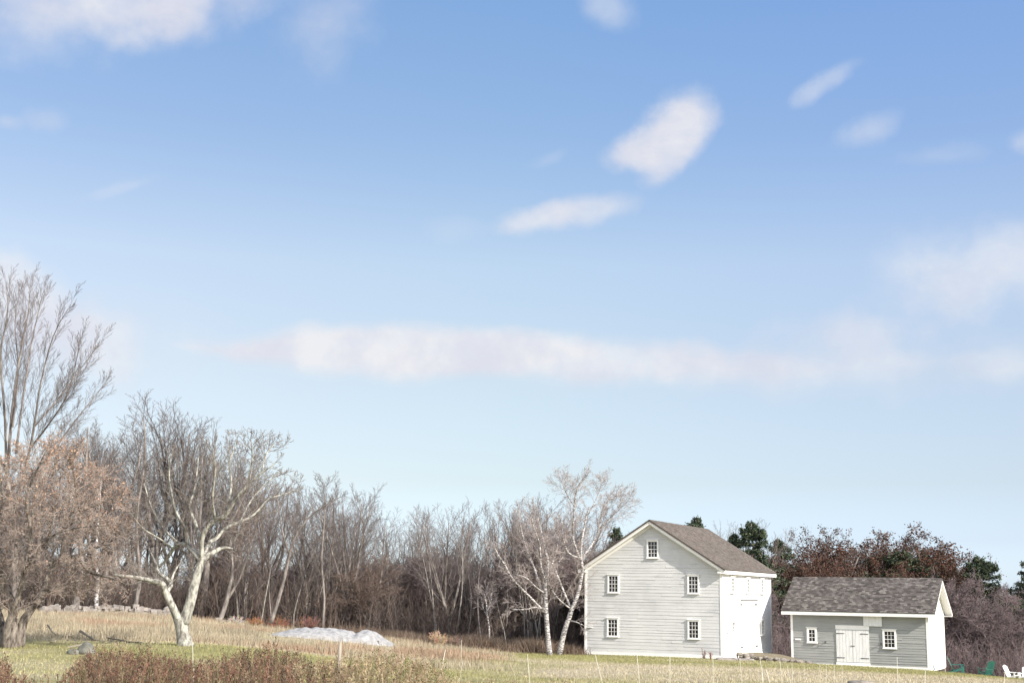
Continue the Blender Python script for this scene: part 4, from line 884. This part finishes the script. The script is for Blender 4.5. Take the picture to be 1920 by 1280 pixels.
# ---- pale forked tree
pt = Tree(71); proot = empty('forked_fruit_tree'); DP = 48
PP = P_(n=[8, 6, 5, 4], nc=[20, 8, 5], ang=[.75, .7, .75], ratio=[.42, .45, .42], start=[.15, .1, .1], trop=[.02, .06, .04, .02], wig=[.1, .16, .2, .22], rmin=.0065, rk=[.012, .011, .010], tip=.3)
for L, cnt in (([(347, 1213, 17, 0), (345, 1200, 13.5, 0), (342, 1180, 12, 0), (338, 1158, 13, 0)], 0), ([(344, 1168, 11, 0), (356, 1132, 9.5, 0), (366, 1090, 8.5, .1), (376, 1056, 7.5, .2), (380, 1044, 7, .2)], 3), ([(336, 1166, 8.5, 0), (323, 1136, 7, -.2), (310, 1108, 6, -.3), (304, 1094, 5.5, -.4), (288, 1089, 4.6, -.6), (264, 1084, 4, -.8), (240, 1080, 3, -1), (214, 1077, 1.6, -1.2)], 14),
               ([(311, 1110, 5, -.3), (320, 1096, 4.4, 0), (312, 1084, 3.6, .2), (298, 1074, 3, .4), (292, 1056, 2, .6), (280, 1030, 1, .8)], 12), ([(318, 1096, 2.6, 0), (330, 1066, 2, .4), (348, 1044, 1, .8)], 6),
               ([(379, 1050, 6, .2), (391, 1040, 5, .3), (407, 1031, 4, .5), (420, 1026, 3, .6), (436, 1028, 1.4, .8)], 8), ([(378, 1050, 5.5, .2), (378, 1014, 4.6, 0), (386, 992, 4.2, -.2), (403, 974, 4, -.3), (423, 966, 3.6, -.4), (442, 935, 3, -.6), (466, 908, 2.4, -.8), (489, 888, 1.8, -1), (516, 868, .9, -1.2)], 26),
               ([(376, 1049, 5.5, .2), (364, 1035, 5, .3), (352, 1023, 4.2, .5), (337, 1019, 3.6, .7), (325, 1029, 3.2, .9), (312, 1048, 2.8, 1.1), (298, 1064, 1.5, 1.3)], 12), ([(382, 1046, 4.5, .3), (392, 1018, 4, .8), (407, 1008, 3.6, 1), (423, 990, 3.2, 1.2), (450, 978, 2.8, 1.4), (473, 967, 2.4, 1.5), (489, 951, 2.2, 1.6), (505, 935, 2, 1.7), (536, 925, 1.4, 1.8), (556, 918, .8, 1.9)], 26),
               ([(377, 1012, 3.6, 0), (364, 974, 3, .3), (356, 951, 2.6, .5), (366, 912, 2, .7), (372, 857, .9, 1)], 20), ([(421, 967, 3, -.4), (434, 912, 2.3, .2), (430, 869, 1.7, .6), (442, 836, .8, .9)], 18), ([(352, 1023, 3.6, .5), (348, 990, 3, .2), (330, 959, 2.3, -.2), (317, 896, 1.6, -.6), (322, 850, .8, -.8)], 20),
               ([(466, 908, 2, -.8), (473, 857, 1.6, -1.2), (470, 820, .8, -1.5)], 14), ([(489, 888, 1.5, -1), (500, 850, 1.2, -.6), (514, 832, .7, -.4)], 12), ([(403, 974, 3, -.3), (398, 930, 2.4, -1), (404, 880, 1.8, -1.5), (396, 838, .8, -1.8)], 18), ([(337, 1019, 2.6, .7), (306, 990, 2, 1.2), (284, 950, 1.4, 1.6), (270, 905, .8, 2)], 16), ([(450, 978, 2, 1.4), (476, 930, 1.5, 2), (520, 888, .8, 2.4)], 14),
               ([(325, 1029, 2, .9), (300, 1010, 1.8, .2), (268, 990, 1.2, -.4), (244, 960, .8, -.8)], 12)):
    pts, rad = pc(L, DP); pt.chain(pts, rad, PP, 0, int(cnt * .6), .2, L=3.4)
pt.build(proot, M['bark_pale'], M['twig_pale'], trunk_n=2, sides=12)
tag(proot, 'pale grey forked bare tree standing alone on the mown grass', 'tree')
# ---- birches
PBi = P_(n=[8, 6, 5, 4], nc=[18, 9, 6], ang=[.6, .6, .6], ratio=[.5, .5, .5], start=[.15, .1, .1], trop=[.02, .02, -.03, -.05], wig=[.07, .09, .11, .12], rmin=.006, rk=[.010, .009, .009], tip=.3)
def birch(seed, D, chains, label, trunks=1):
    tr_ = Tree(seed); root = empty('birch_tree')
    for L, cnt in chains:
        pts, rad = pc(L, D, 0, .8); tr_.chain(pts, rad, PBi, 0, cnt, .25, L=3.6)
    tr_.build(root, M['bark_birch'], M['twig_birch'], trunk_n=trunks, sides=8); return tag(root, label, 'tree')
birch(81, 81, [([(1031, 1228, 6.5), (1027, 1190, 5.6), (1024, 1145, 5), (1023, 1115, 4.6), (1022, 1089, 4), (1028, 1056, 3.2, .3), (1021, 1026, 2.6, .5), (1015, 997, 2, .6), (1008, 970, 1.2, .7)], 20),
               ([(1022, 1148, 3.2), (999, 1124, 2.6, -.3), (978, 1103, 2.4, -.6), (960, 1083, 2.1, -.8), (945, 1056, 1.8, -1), (933, 1038, 1.3, -1.1), (927, 1024, .8, -1.2)], 12), ([(1021, 1124, 3), (1010, 1089, 2.5, .4), (1002, 1065, 2.4, .8), (990, 1038, 2.2, 1), (981, 1008, 2, 1.2), (975, 979, 1.7, 1.3), (972, 945, 1, 1.4)], 18),
               ([(1022, 1112, 2.2), (1005, 1100, 1.8, -.6), (987, 1083, 1.5, -1), (966, 1076, .8, -1.3)], 6), ([(1023, 1090, 2.4), (1014, 1060, 2, -.5), (1012, 1020, 1.6, -.8), (1000, 985, 1.2, -1), (996, 950, .7, -1.2)], 14), ([(1024, 1085, 2.2), (1034, 1060, 1.8, .6), (1044, 1030, 1.4, 1), (1050, 990, .8, 1.3)], 10), ([(1024, 1142, 1.6), (1004, 1138, 1.3, -.8), (984, 1142, 1, -1.2), (960, 1142, .6, -1.6)], 3)],
      'left white birch with slanting stems beside the barn')
birch(82, 82, [([(1048, 1228, 6.5), (1058, 1184, 5.8), (1067, 1157, 5.4), (1072, 1142, 5.2), (1082, 1118, 4.6), (1088, 1092, 4.1), (1092, 1065, 3.6), (1089, 1044, 3.2), (1091, 1014, 2.6), (1096, 985, 2, .3), (1104, 950, 1.2, .6)], 18),
               ([(1089, 1050, 3), (1076, 1017, 2.5, -.3), (1074, 994, 2.3, -.5), (1077, 949, 1.9, -.7), (1082, 915, 1.5, -.8), (1100, 888, .8, -1)], 24), ([(1072, 1144, 3.2), (1061, 1118, 2.8, .3), (1049, 1089, 2.5, .5), (1040, 1065, 2.2, .7), (1031, 1038, 2, .8), (1019, 1014, 1.7, 1), (1010, 985, 1, 1.1)], 14),
               ([(1069, 1140, 2), (1046, 1121, 1.7, -.5), (1031, 1097, 1.5, -.8), (1026, 1070, 1, -1), (1034, 1050, .6, -1)], 6), ([(1040, 1062, 1.8, .7), (1055, 1044, 1.5, .9), (1070, 1026, 1, 1)], 5), ([(1091, 1045, 2.6), (1110, 1020, 2.2, .5), (1123, 990, 1.9, .8), (1132, 949, 1.5, 1), (1165, 922, .9, 1.2)], 22), ([(1088, 1046, 2.2), (1066, 1036, 1.8, -.6), (1056, 1008, 1.4, -.8), (1054, 975, .8, -1)], 10), ([(1124, 990, 1.5, .8), (1150, 965, 1.1, .6), (1182, 935, .6, .4)], 14),
               ([(1066, 1162, 1.8), (1082, 1166, 1.4, -.4), (1094, 1172, 1, -.6)], 3), ([(1077, 949, 1.4, -.7), (1062, 925, 1, -1), (1052, 900, .6, -1.2)], 10), ([(1100, 970, 1.4, .5), (1120, 930, 1, 1), (1128, 900, .6, 1.3)], 12)],
      'right white birch leaning against the barn left corner')
birch(83, 88, [([(917, 1206, 2.4), (917, 1175, 2), (913, 1150, 1.7), (912, 1130, 1.5, .3), (905, 1105, .8, .5)], 6), ([(915, 1158, 1.3), (906, 1140, 1.1, -.3), (902, 1118, .7, -.5)], 3), ([(913, 1146, 1.2), (920, 1130, 1, .3), (922, 1108, .6, .5)], 3)], 'small white birch sapling against the dark wood left of the big birches')
birch(84, 84, [([(181, 1150, 5.2), (181, 1120, 4.8), (184, 1090, 4.4), (180, 1030, 3.6), (186, 960, 2.6), (190, 880, 1)], 10)], 'straight white birch trunk behind the stone wall')
def front_tree(seed, D, chains, label, name='bare_tree'):
    tr_ = Tree(seed); root = empty(name)
    for L, cnt in chains: pts, rad = pc(L, D); tr_.chain(pts, rad, PA, 0, cnt, .35, L=5)
    tr_.build(root, M['bark_grey'], M['twig_grey'], trunk_n=1, sides=8); return tag(root, label, 'tree')
front_tree(91, 84, [([(141, 1150, 7), (146, 1110, 5.6), (152, 1060, 5), (150, 980, 4), (160, 900, 3), (165, 800, 1.2)], 18)], 'brown leaning tree trunk behind the stone wall left of the white birch trunk')
front_tree(92, 86, [([(250, 1158, 5), (256, 1125, 4), (262, 1080, 3.4), (256, 980, 2.6), (270, 880, 1)], 16)], 'grey tree trunk behind the right end of the stone wall')
front_tree(93, 85, [([(508, 1168, 3.6), (520, 1130, 3.2), (534, 1080, 3), (542, 1040, 2.8), (556, 1000, 2.2), (590, 960, 1.6), (640, 930, .8)], 22), ([(542, 1040, 2), (528, 990, 1.6), (520, 930, .9)], 10)], 'dark leaning tree with a pale foot left of the white sheeting')
front_tree(94, 84, [([(412, 1165, 4.5), (424, 1130, 4), (432, 1095, 3.2), (436, 1060, 2.2), (432, 1010, 1)], 8), ([(425, 1126, 3), (446, 1090, 2.4), (462, 1050, 1.6), (474, 1010, .8)], 8)], 'low dark stubby tree behind the forked pale tree')
front_tree(96, 87, [([(605, 1180, 2.4), (608, 1120, 2.1), (603, 1050, 1.8), (609, 960, 1.2), (606, 905, .6)], 24)], 'straight bare tree rising behind the middle of the sheeting')
print('T trees', round(time.time() - T0, 1))
# ------------------------------------------------------------------ white sheeting over a heap
tb = MB(); na, nb = 90, 34; cx, cy = at(628, 1190, 70)[0], 70.0
def tarp_h(a, b):
    # a along -1..1, b across -1..1
    x = 520 + (735 - 520) * (a + 1) / 2
    h = float(np.interp(x, [520, 535, 560, 600, 645, 656, 662, 672, 684, 698, 712, 735], [0, .14, .36, .52, .58, .50, .38, .56, .64, .58, .30, 0]))
    return h * max(0, 1 - b * b) ** .55
V = []
for i in range(na + 1):
    for j in range(nb + 1):
        a, b = -1 + 2 * i / na, -1 + 2 * j / nb; wdt = 1.7 * (1 - .35 * abs(a) ** 3) 
        x = cx + a * 3.15; y = cy + b * wdt + .4 * a; g = gz1(x, y)
        V.append((x, y, g + .03 + tarp_h(a, b) + .20 * (float(fbm(np.array(x), np.array(y), 2.4)) - .35) * (1 - b * b) + .04 * math.sin(x * 9 + 2 * math.sin(y * 3)) * (1 - b * b) * (1 - a * a) - .02))
tb.v = V; tb.f = [(i * (nb + 1) + j, (i + 1) * (nb + 1) + j, (i + 1) * (nb + 1) + j + 1, i * (nb + 1) + j + 1) for i in range(na) for j in range(nb)]
tag(tb.build('sheeting', M['tarp'], None, True), 'white plastic sheeting spread over two low humps before the wood', 'sheeting')
# ------------------------------------------------------------------ weeds in the foreground
def weeds(name, n, rng_px, rng_y, hfun, cols, seed, label):
    rg = random.Random(seed); S = []; C = []; LC = []; LCC = []
    for k in range(n):
        Y = rg.uniform(*rng_y); p = at(rg.uniform(*rng_px), 1240, Y); x = p[0]; z = gz1(x, Y); px = 960 + (x / Y) * F_PX / 1.0
        h = hfun(px, Y, x) * (.35 + .85 * rg.random() ** .8)
        if h < .2: continue
        c = rg.choice(cols); q = rg.uniform(.7, 1.3); c = tuple(w_ * q for w_ in c)
        d = nrm3(rg.gauss(0, .14), rg.gauss(0, .14), 1); pt_ = (x, Y, z - .02); m_ = 4
        for j in range(m_):
            d = nrm3(d[0] + rg.gauss(0, .07), d[1] + rg.gauss(0, .07), d[2]); p2 = tuple(pt_[i] + d[i] * h / m_ for i in range(3)); S.append((*pt_, *p2, .0045 * (1 - j * .18), .0045 * (1 - (j + 1) * .18))); C.append(c)
            if j >= 1:
                for b in range(2):
                    e = nrm3(d[0] + rg.gauss(0, .5), d[1] + rg.gauss(0, .5), d[2] + .1); ll = rg.uniform(.05, .18); t_ = rg.random(); o = tuple(pt_[i] + (p2[i] - pt_[i]) * t_ for i in range(3)); o2 = tuple(o[i] + e[i] * ll for i in range(3))
                    S.append((*o, *o2, .003, .002)); C.append(c); 
                    for w_ in range(3): LC.append(tuple(o[i] + (o2[i] - o[i]) * rg.uniform(.4, 1.1) for i in range(3))); LCC.append(c)
            pt_ = p2
        for w_ in range(5): LC.append(tuple(pt_[i] + rg.gauss(0, .02) for i in range(2)) + (pt_[2] - rg.uniform(0, .14),)); LCC.append(tuple(v_ * .8 for v_ in c))
    S = np.array(S); me1 = segs_mesh('x', S, M['weed'], np.array(C))
    # seed heads and curled leaves joined into the same object
    rgn = np.random.RandomState(seed); CC = np.array(LC); nn = len(CC); a = rgn.normal(size=(nn, 3)); a[:, 2] *= 1.6; a /= np.linalg.norm(a, axis=1, keepdims=True); b = np.cross(a, rgn.normal(size=(nn, 3))); b /= np.linalg.norm(b, axis=1, keepdims=True); sz = rgn.uniform(.012, .03, (nn, 1))
    V2 = np.stack([CC - a * sz, CC + b * sz * .45, CC + a * sz, CC - b * sz * .45], 1).reshape(-1, 3); n1 = len(me1.vertices)
    V1 = np.empty(n1 * 3, np.float32); me1.vertices.foreach_get('co', V1); F1 = np.empty(len(me1.loops), np.int32); me1.loops.foreach_get('vertex_index', F1)
    Va = np.concatenate([V1.reshape(-1, 3), V2]); Fa = np.concatenate([F1.reshape(-1, 4), np.arange(4 * nn).reshape(-1, 4) + n1]); Ca = np.concatenate([np.repeat(np.array(C), 6, axis=0), np.repeat(np.array(LCC), 4, axis=0)])
    bpy.data.meshes.remove(me1)
    return tag(link(bpy.data.objects.new(name, np_mesh(name, Va, Fa, M['weed'], Ca))), label, 'weeds', None, 'stuff')
# top edge of the weeds in the photo, px -> y
WT = [(-100, 1255), (0, 1248), (30, 1240), (46, 1244), (62, 1275), (100, 1282), (150, 1272), (180, 1242), (220, 1226), (290, 1224), (340, 1240), (400, 1246), (450, 1236), (520, 1222), (570, 1232), (600, 1250), (640, 1254), (680, 1238), (740, 1236), (800, 1236), (830, 1262), (860, 1280), (960, 1284), (1050, 1282)]
def wtop(px, Y, x):
    y = float(np.interp(px, [a for a, b in WT], [b for a, b in WT])); y += 26 * (float(fbm(np.array(x), np.array(Y), 1.6)) - .46) * 2
    top = at(px, y, Y); return float(top[2] - gz1(x, Y))
WC = [(.17, .090, .066), (.13, .074, .055), (.19, .115, .08), (.10, .066, .05), (.08, .062, .045), (.24, .18, .12), (.16, .14, .075)]
weeds('dead_weeds', 2500, (-40, 620), (24, 37), wtop, WC, 5, 'reddish brown dead weeds along the bottom left edge')
weeds('dead_weeds', 1000, (560, 850), (24, 31), wtop, [(.29, .235, .145), (.25, .18, .115), (.20, .125, .085), (.20, .20, .09), (.34, .28, .185)], 6, 'sparser straw and brown weeds around the wooden fence post')
weeds('dry_stalks', 240, (820, 1060), (27, 33), wtop, [(.34, .28, .18), (.22, .15, .10)], 7, 'a few dry stalks at the bottom edge right of the weeds')
# bushes
def bush(px, Y, h, wdt, cols, seed, label, dens=1.0, stems=26):
    rg = random.Random(seed); S = []; C = []; g = ground_at(px, Y, 1200)
    for k in range(int(stems)):
        a = rg.uniform(0, 6.28); sp_ = rg.uniform(.05, .9) * wdt / h; d = nrm3(math.cos(a) * sp_, math.sin(a) * sp_, 1); p = (rg.gauss(0, .08 * wdt), rg.gauss(0, .08 * wdt), -.03); L = h * rg.uniform(.6, 1.05)
        c = tuple(v_ * rg.uniform(.75, 1.25) for v_ in rg.choice(cols))
        for j in range(4):
            d = nrm3(d[0] + rg.gauss(0, .12), d[1] + rg.gauss(0, .12), d[2]); p2 = tuple(p[i] + d[i] * L / 4 for i in range(3)); S.append((*p, *p2, .010 - .002 * j, .008 - .002 * j)); C.append(c)
            for b in range(int(5 * dens)):
                e = nrm3(d[0] + rg.gauss(0, .6), d[1] + rg.gauss(0, .6), d[2] + .1); t_ = rg.random(); o = tuple(p[i] + (p2[i] - p[i]) * t_ for i in range(3)); S.append((*o, *(o[i] + e[i] * L * rg.uniform(.1, .25) for i in range(3)), .006, .004)); C.append(c)
            p = p2
    o = link(bpy.data.objects.new('bush', segs_mesh('bush', S, M['leaf'], np.array(C)))); o.location = tuple(g); return tag(o, label, 'bush')
bush(822, 83, 1.0, 1.4, [(.55, .42, .28), (.42, .30, .2)], 1, 'straw coloured bush in front of the wood left of the small birch', 1.5, 60)
bush(846, 83.5, .8, 1.2, [(.34, .24, .2), (.28, .19, .15)], 2, 'reddish brown low bush just right of the straw coloured bush', 1.5, 60)
bush(478, 83, .7, 1.6, [(.34, .19, .10), (.30, .18, .1)], 3, 'orange low bush left of the sheeting', 1.5, 70)
bush(520, 86, .9, 2.4, [(.33, .15, .10), (.26, .13, .09)], 4, 'wide rust brown bush at the foot of the leaning dark tree', 1.5, 90)
bush(580, 86, 1.1, 1.2, [(.24, .13, .11), (.2, .12, .1)], 5, 'dark red bush behind the left hump of sheeting', 1.5, 70)
bush(440, 84, .6, 1.6, [(.52, .46, .40), (.44, .38, .33)], 6, 'pale grey low bush behind the short run of stones', 1.5, 60)
bush(917, 84, .6, .8, [(.36, .21, .12), (.3, .18, .1)], 7, 'small rusty bush at the foot of the small birch', 1.5, 40)
bush(1319, 80.6, .62, .35, [(.20, .13, .11), (.26, .17, .13)], 8, 'thin dark shrub against the grey wall near the barn corner', 1.2, 9)
bush(1332, 80.2, .50, .30, [(.20, .13, .11), (.30, .18, .13)], 9, 'second thin dark shrub nearest the barn corner', 1.4, 9)
# ------------------------------------------------------------------ stakes and posts
def stake(px, ytop, pxb, Y, r, mat, label, group=None, cat='fence stake', name='fence_stake', insul=False):
    top = at(px, ytop, Y); b = at(pxb, 1279, Y); d = (b - top); g = gz1(b[0], Y); k = (top[2] - g + .05) / (top[2] - b[2]); foot = top + d * k
    m_ = MB(); rg = random.Random(px); pts = [tuple((top - foot) * q) for q in (0, .3, .6, 1)]
    pts[1] = (pts[1][0] + rg.gauss(0, r * .6), pts[1][1], pts[1][2]); r = r if r > .02 else r * .72; m_.tube(pts, [r * 1.1, r, r, r * .8], 8, .04, rg)
    o = m_.build(name, mat, None, True, tuple(foot)); return tag(o, label, cat, group)
G = 'white stakes of the netting fence'
for px, yt, pb, Y, r, lb in ((835, 1217, 823, 27, .009, 'white fence stake leaning left, first right of the weeds'), (868, 1237, 861, 31, .005, 'faint thin stake just right of the leaning stake by the weeds'), (865, 1199, 866, 60, .012, 'short distant white stake before the brambles'),
                         (989, 1226, 993, 29, .008, 'white stake in the open grass left of the birches foot'), (1116, 1227, 1129, 29, .009, 'white stake leaning right before the barn left corner'), (1194, 1224, 1199, 29, .009, 'white stake below the left windows of the barn'),
                         (1256, 1228, 1256, 29, .009, 'upright white stake below the middle of the barn wall'), (1337, 1231, 1337, 31, .007, 'thin white stake below the shrubs at the barn wall'), (1387, 1233, 1391, 31, .007, 'white stake before the boarded panel of the barn'),
                         (1425, 1234, 1432, 30, .008, 'white stake before the stone ramp'), (1429, 1255, 1429, 27, .008, 'low white stake crossing below the stone ramp'), (1437, 1254, 1443, 27, .009, 'thicker low white stake leaning right below the stone ramp'),
                         (1462, 1233, 1466, 30, .007, 'white stake at the right end of the stone ramp'), (1476, 1247, 1482, 29, .007, 'leaning white stake left of the shed corner'), (1485, 1241, 1486, 30, .006, 'upright white stake at the left corner of the shed'),
                         (1682, 1231, 1683, 30, .008, 'tall white stake below the large shed window'), (1735, 1256, 1734, 29, .009, 'white stake under the right corner of the shed'), (1885, 1251, 1883, 29, .009, 'white stake before the chairs at the far right'),
                         (1508, 1246, 1508, 31, .005, 'hair thin stake under the small shed window'), (1537, 1244, 1538, 31, .005, 'hair thin stake just right of the small shed window'), (1549, 1244, 1549, 31, .005, 'hair thin stake left of the shed door'), (1564, 1246, 1564, 31, .006, 'pale green thin stake under the shed door left edge'), (1579, 1246, 1579, 32, .005, 'hair thin stake under the middle of the shed door')):
    stake(px, yt, pb, Y, r, M['stake'], lb, G)
stake(361, 1205, 363, 26, .007, M['stake'], 'white stake in front of the forked pale tree', G)
wp = stake(638, 1202, 634, 27, .038, M['post'], 'weathered wooden fence post among the weeds', None, 'fence post', 'fence_post')
stake(743, 1221, 743, 28, .010, M['darkpost'], 'thin dark metal stake among the straw coloured weeds', None, 'fence stake')
# ------------------------------------------------------------------ fallen wood on the left grass
def log(pl, r, Y, label, mat=M['log'], name='fallen_branch'):
    m_ = MB(); pts = []
    for (px, dy, up) in pl: p = at(px, 1190, Y + dy); pts.append((p[0], p[1], gz1(p[0], p[1]) + r * .8 + up))
    m_.tube(pts, [r * (1 - .12 * k) for k in range(len(pts))], 7, .1, rr); return tag(m_.build(name, mat, None, True), label, 'branch')
log([(88, 3, .3), (98, 1.5, .1), (112, .5, 0), (130, 0, .05), (150, -.4, 0)], .035, 54, 'dark fallen branch lying at the hay edge right of the apple tree')
log([(150, 0, .25), (166, -1, .1), (178, -2, .02), (186, -2.2, .03)], .05, 54, 'crooked dark fallen limb between the two fruit trees')
log([(200, .5, .1), (240, -.6, 0), (268, -1.6, 0)], .03, 52, 'long thin fallen branch left of the forked tree')
log([(94, 0, 0), (106, 0, 0)], .05, 51, 'short dark log end on the grass right of the apple tree')
for k, (a, b, lb) in enumerate(((131, 160, 'upper pale board lying on the grass above the boulder'), (129, 158, 'lower pale board lying on the grass above the boulder'))):
    m_ = MB(); p = at(a, 1200, 46.5 - k * .5); q = at(b, 1200, 48.2 - k * .5); p[2] = gz1(p[0], p[1]) + .05; q[2] = gz1(q[0], q[1]) + .07
    m_.prism([p, q, q + np.array([0, 0, .035]), p + np.array([0, 0, .035])], (0, 0, 0), (0, .12, 0)); tag(m_.build('board', M['post']), lb, 'board')
# ------------------------------------------------------------------ garden chairs
def chair_parts(root, mat):
    s = MB()
    for k in range(5):
        y = -.28 + k * .115; z = .34 - k * .035; s.box((-.27, y, z), (.27, y + .10, z + .022))
    s.build('seat', mat, root)
    b = MB(); n_ = 6
    for k in range(n_):
        x = -.27 + k * .092; h = .74 + .10 * math.sin(math.pi * (k + .5) / n_)
        b.prism([(x, .24, .18), (x + .082, .24, .18), (x + .082, .24 + .45 * h, .18 + h), (x, .24 + .45 * h, .18 + h)], (0, 0, 0), (0, .024, -.008))
    b.box((-.27, .39, .47), (.27, .41, .53)); b.build('backrest', mat, root)
    for sx in (-1, 1):
        a = MB(); x0, x1 = sorted((sx * .26, sx * .40)); a.box((x0, -.36, .53), (x1, .46, .553)); a.build('armrest', mat, root)
        l = MB(); x0, x1 = sorted((sx * .275, sx * .31)); l.box((x0, -.31, 0), (x1, -.20, .528)); l.build('leg', mat, root)
        l = MB(); l.prism([(x0, -.195, .25), (x0, -.195, .36), (x0, .62, .10), (x0, .62, 0), (x0, .52, 0)], (0, 0, 0), (x1 - x0, 0, 0)); l.build('leg', mat, root)
def chair(px, Y, rz, mat, label, sc_=1.0, py=1260):
    g = ground_at(px, Y, py); r_ = empty('garden_chair', tuple(g), rz); r_.scale = (sc_,) * 3; chair_parts(r_, mat); return tag(r_, label, 'garden chair', 'slatted garden chairs on the lawn')
chair(1797, 83, R(80), M['green'], 'dark green slatted garden chair right beside the shed corner', 1.0)
chair(1848, 84, R(200), M['green'], 'dark green slatted garden chair standing apart in the lawn edge', 1.0)
chair(1899, 85, R(40), M['white_paint'], 'white slatted garden chair left of the one at the picture edge', .9)
chair(1922, 86, R(-30), M['white_paint'], 'white slatted garden chair cut by the right picture edge', .9)
print('T all', round(time.time() - T0, 1))
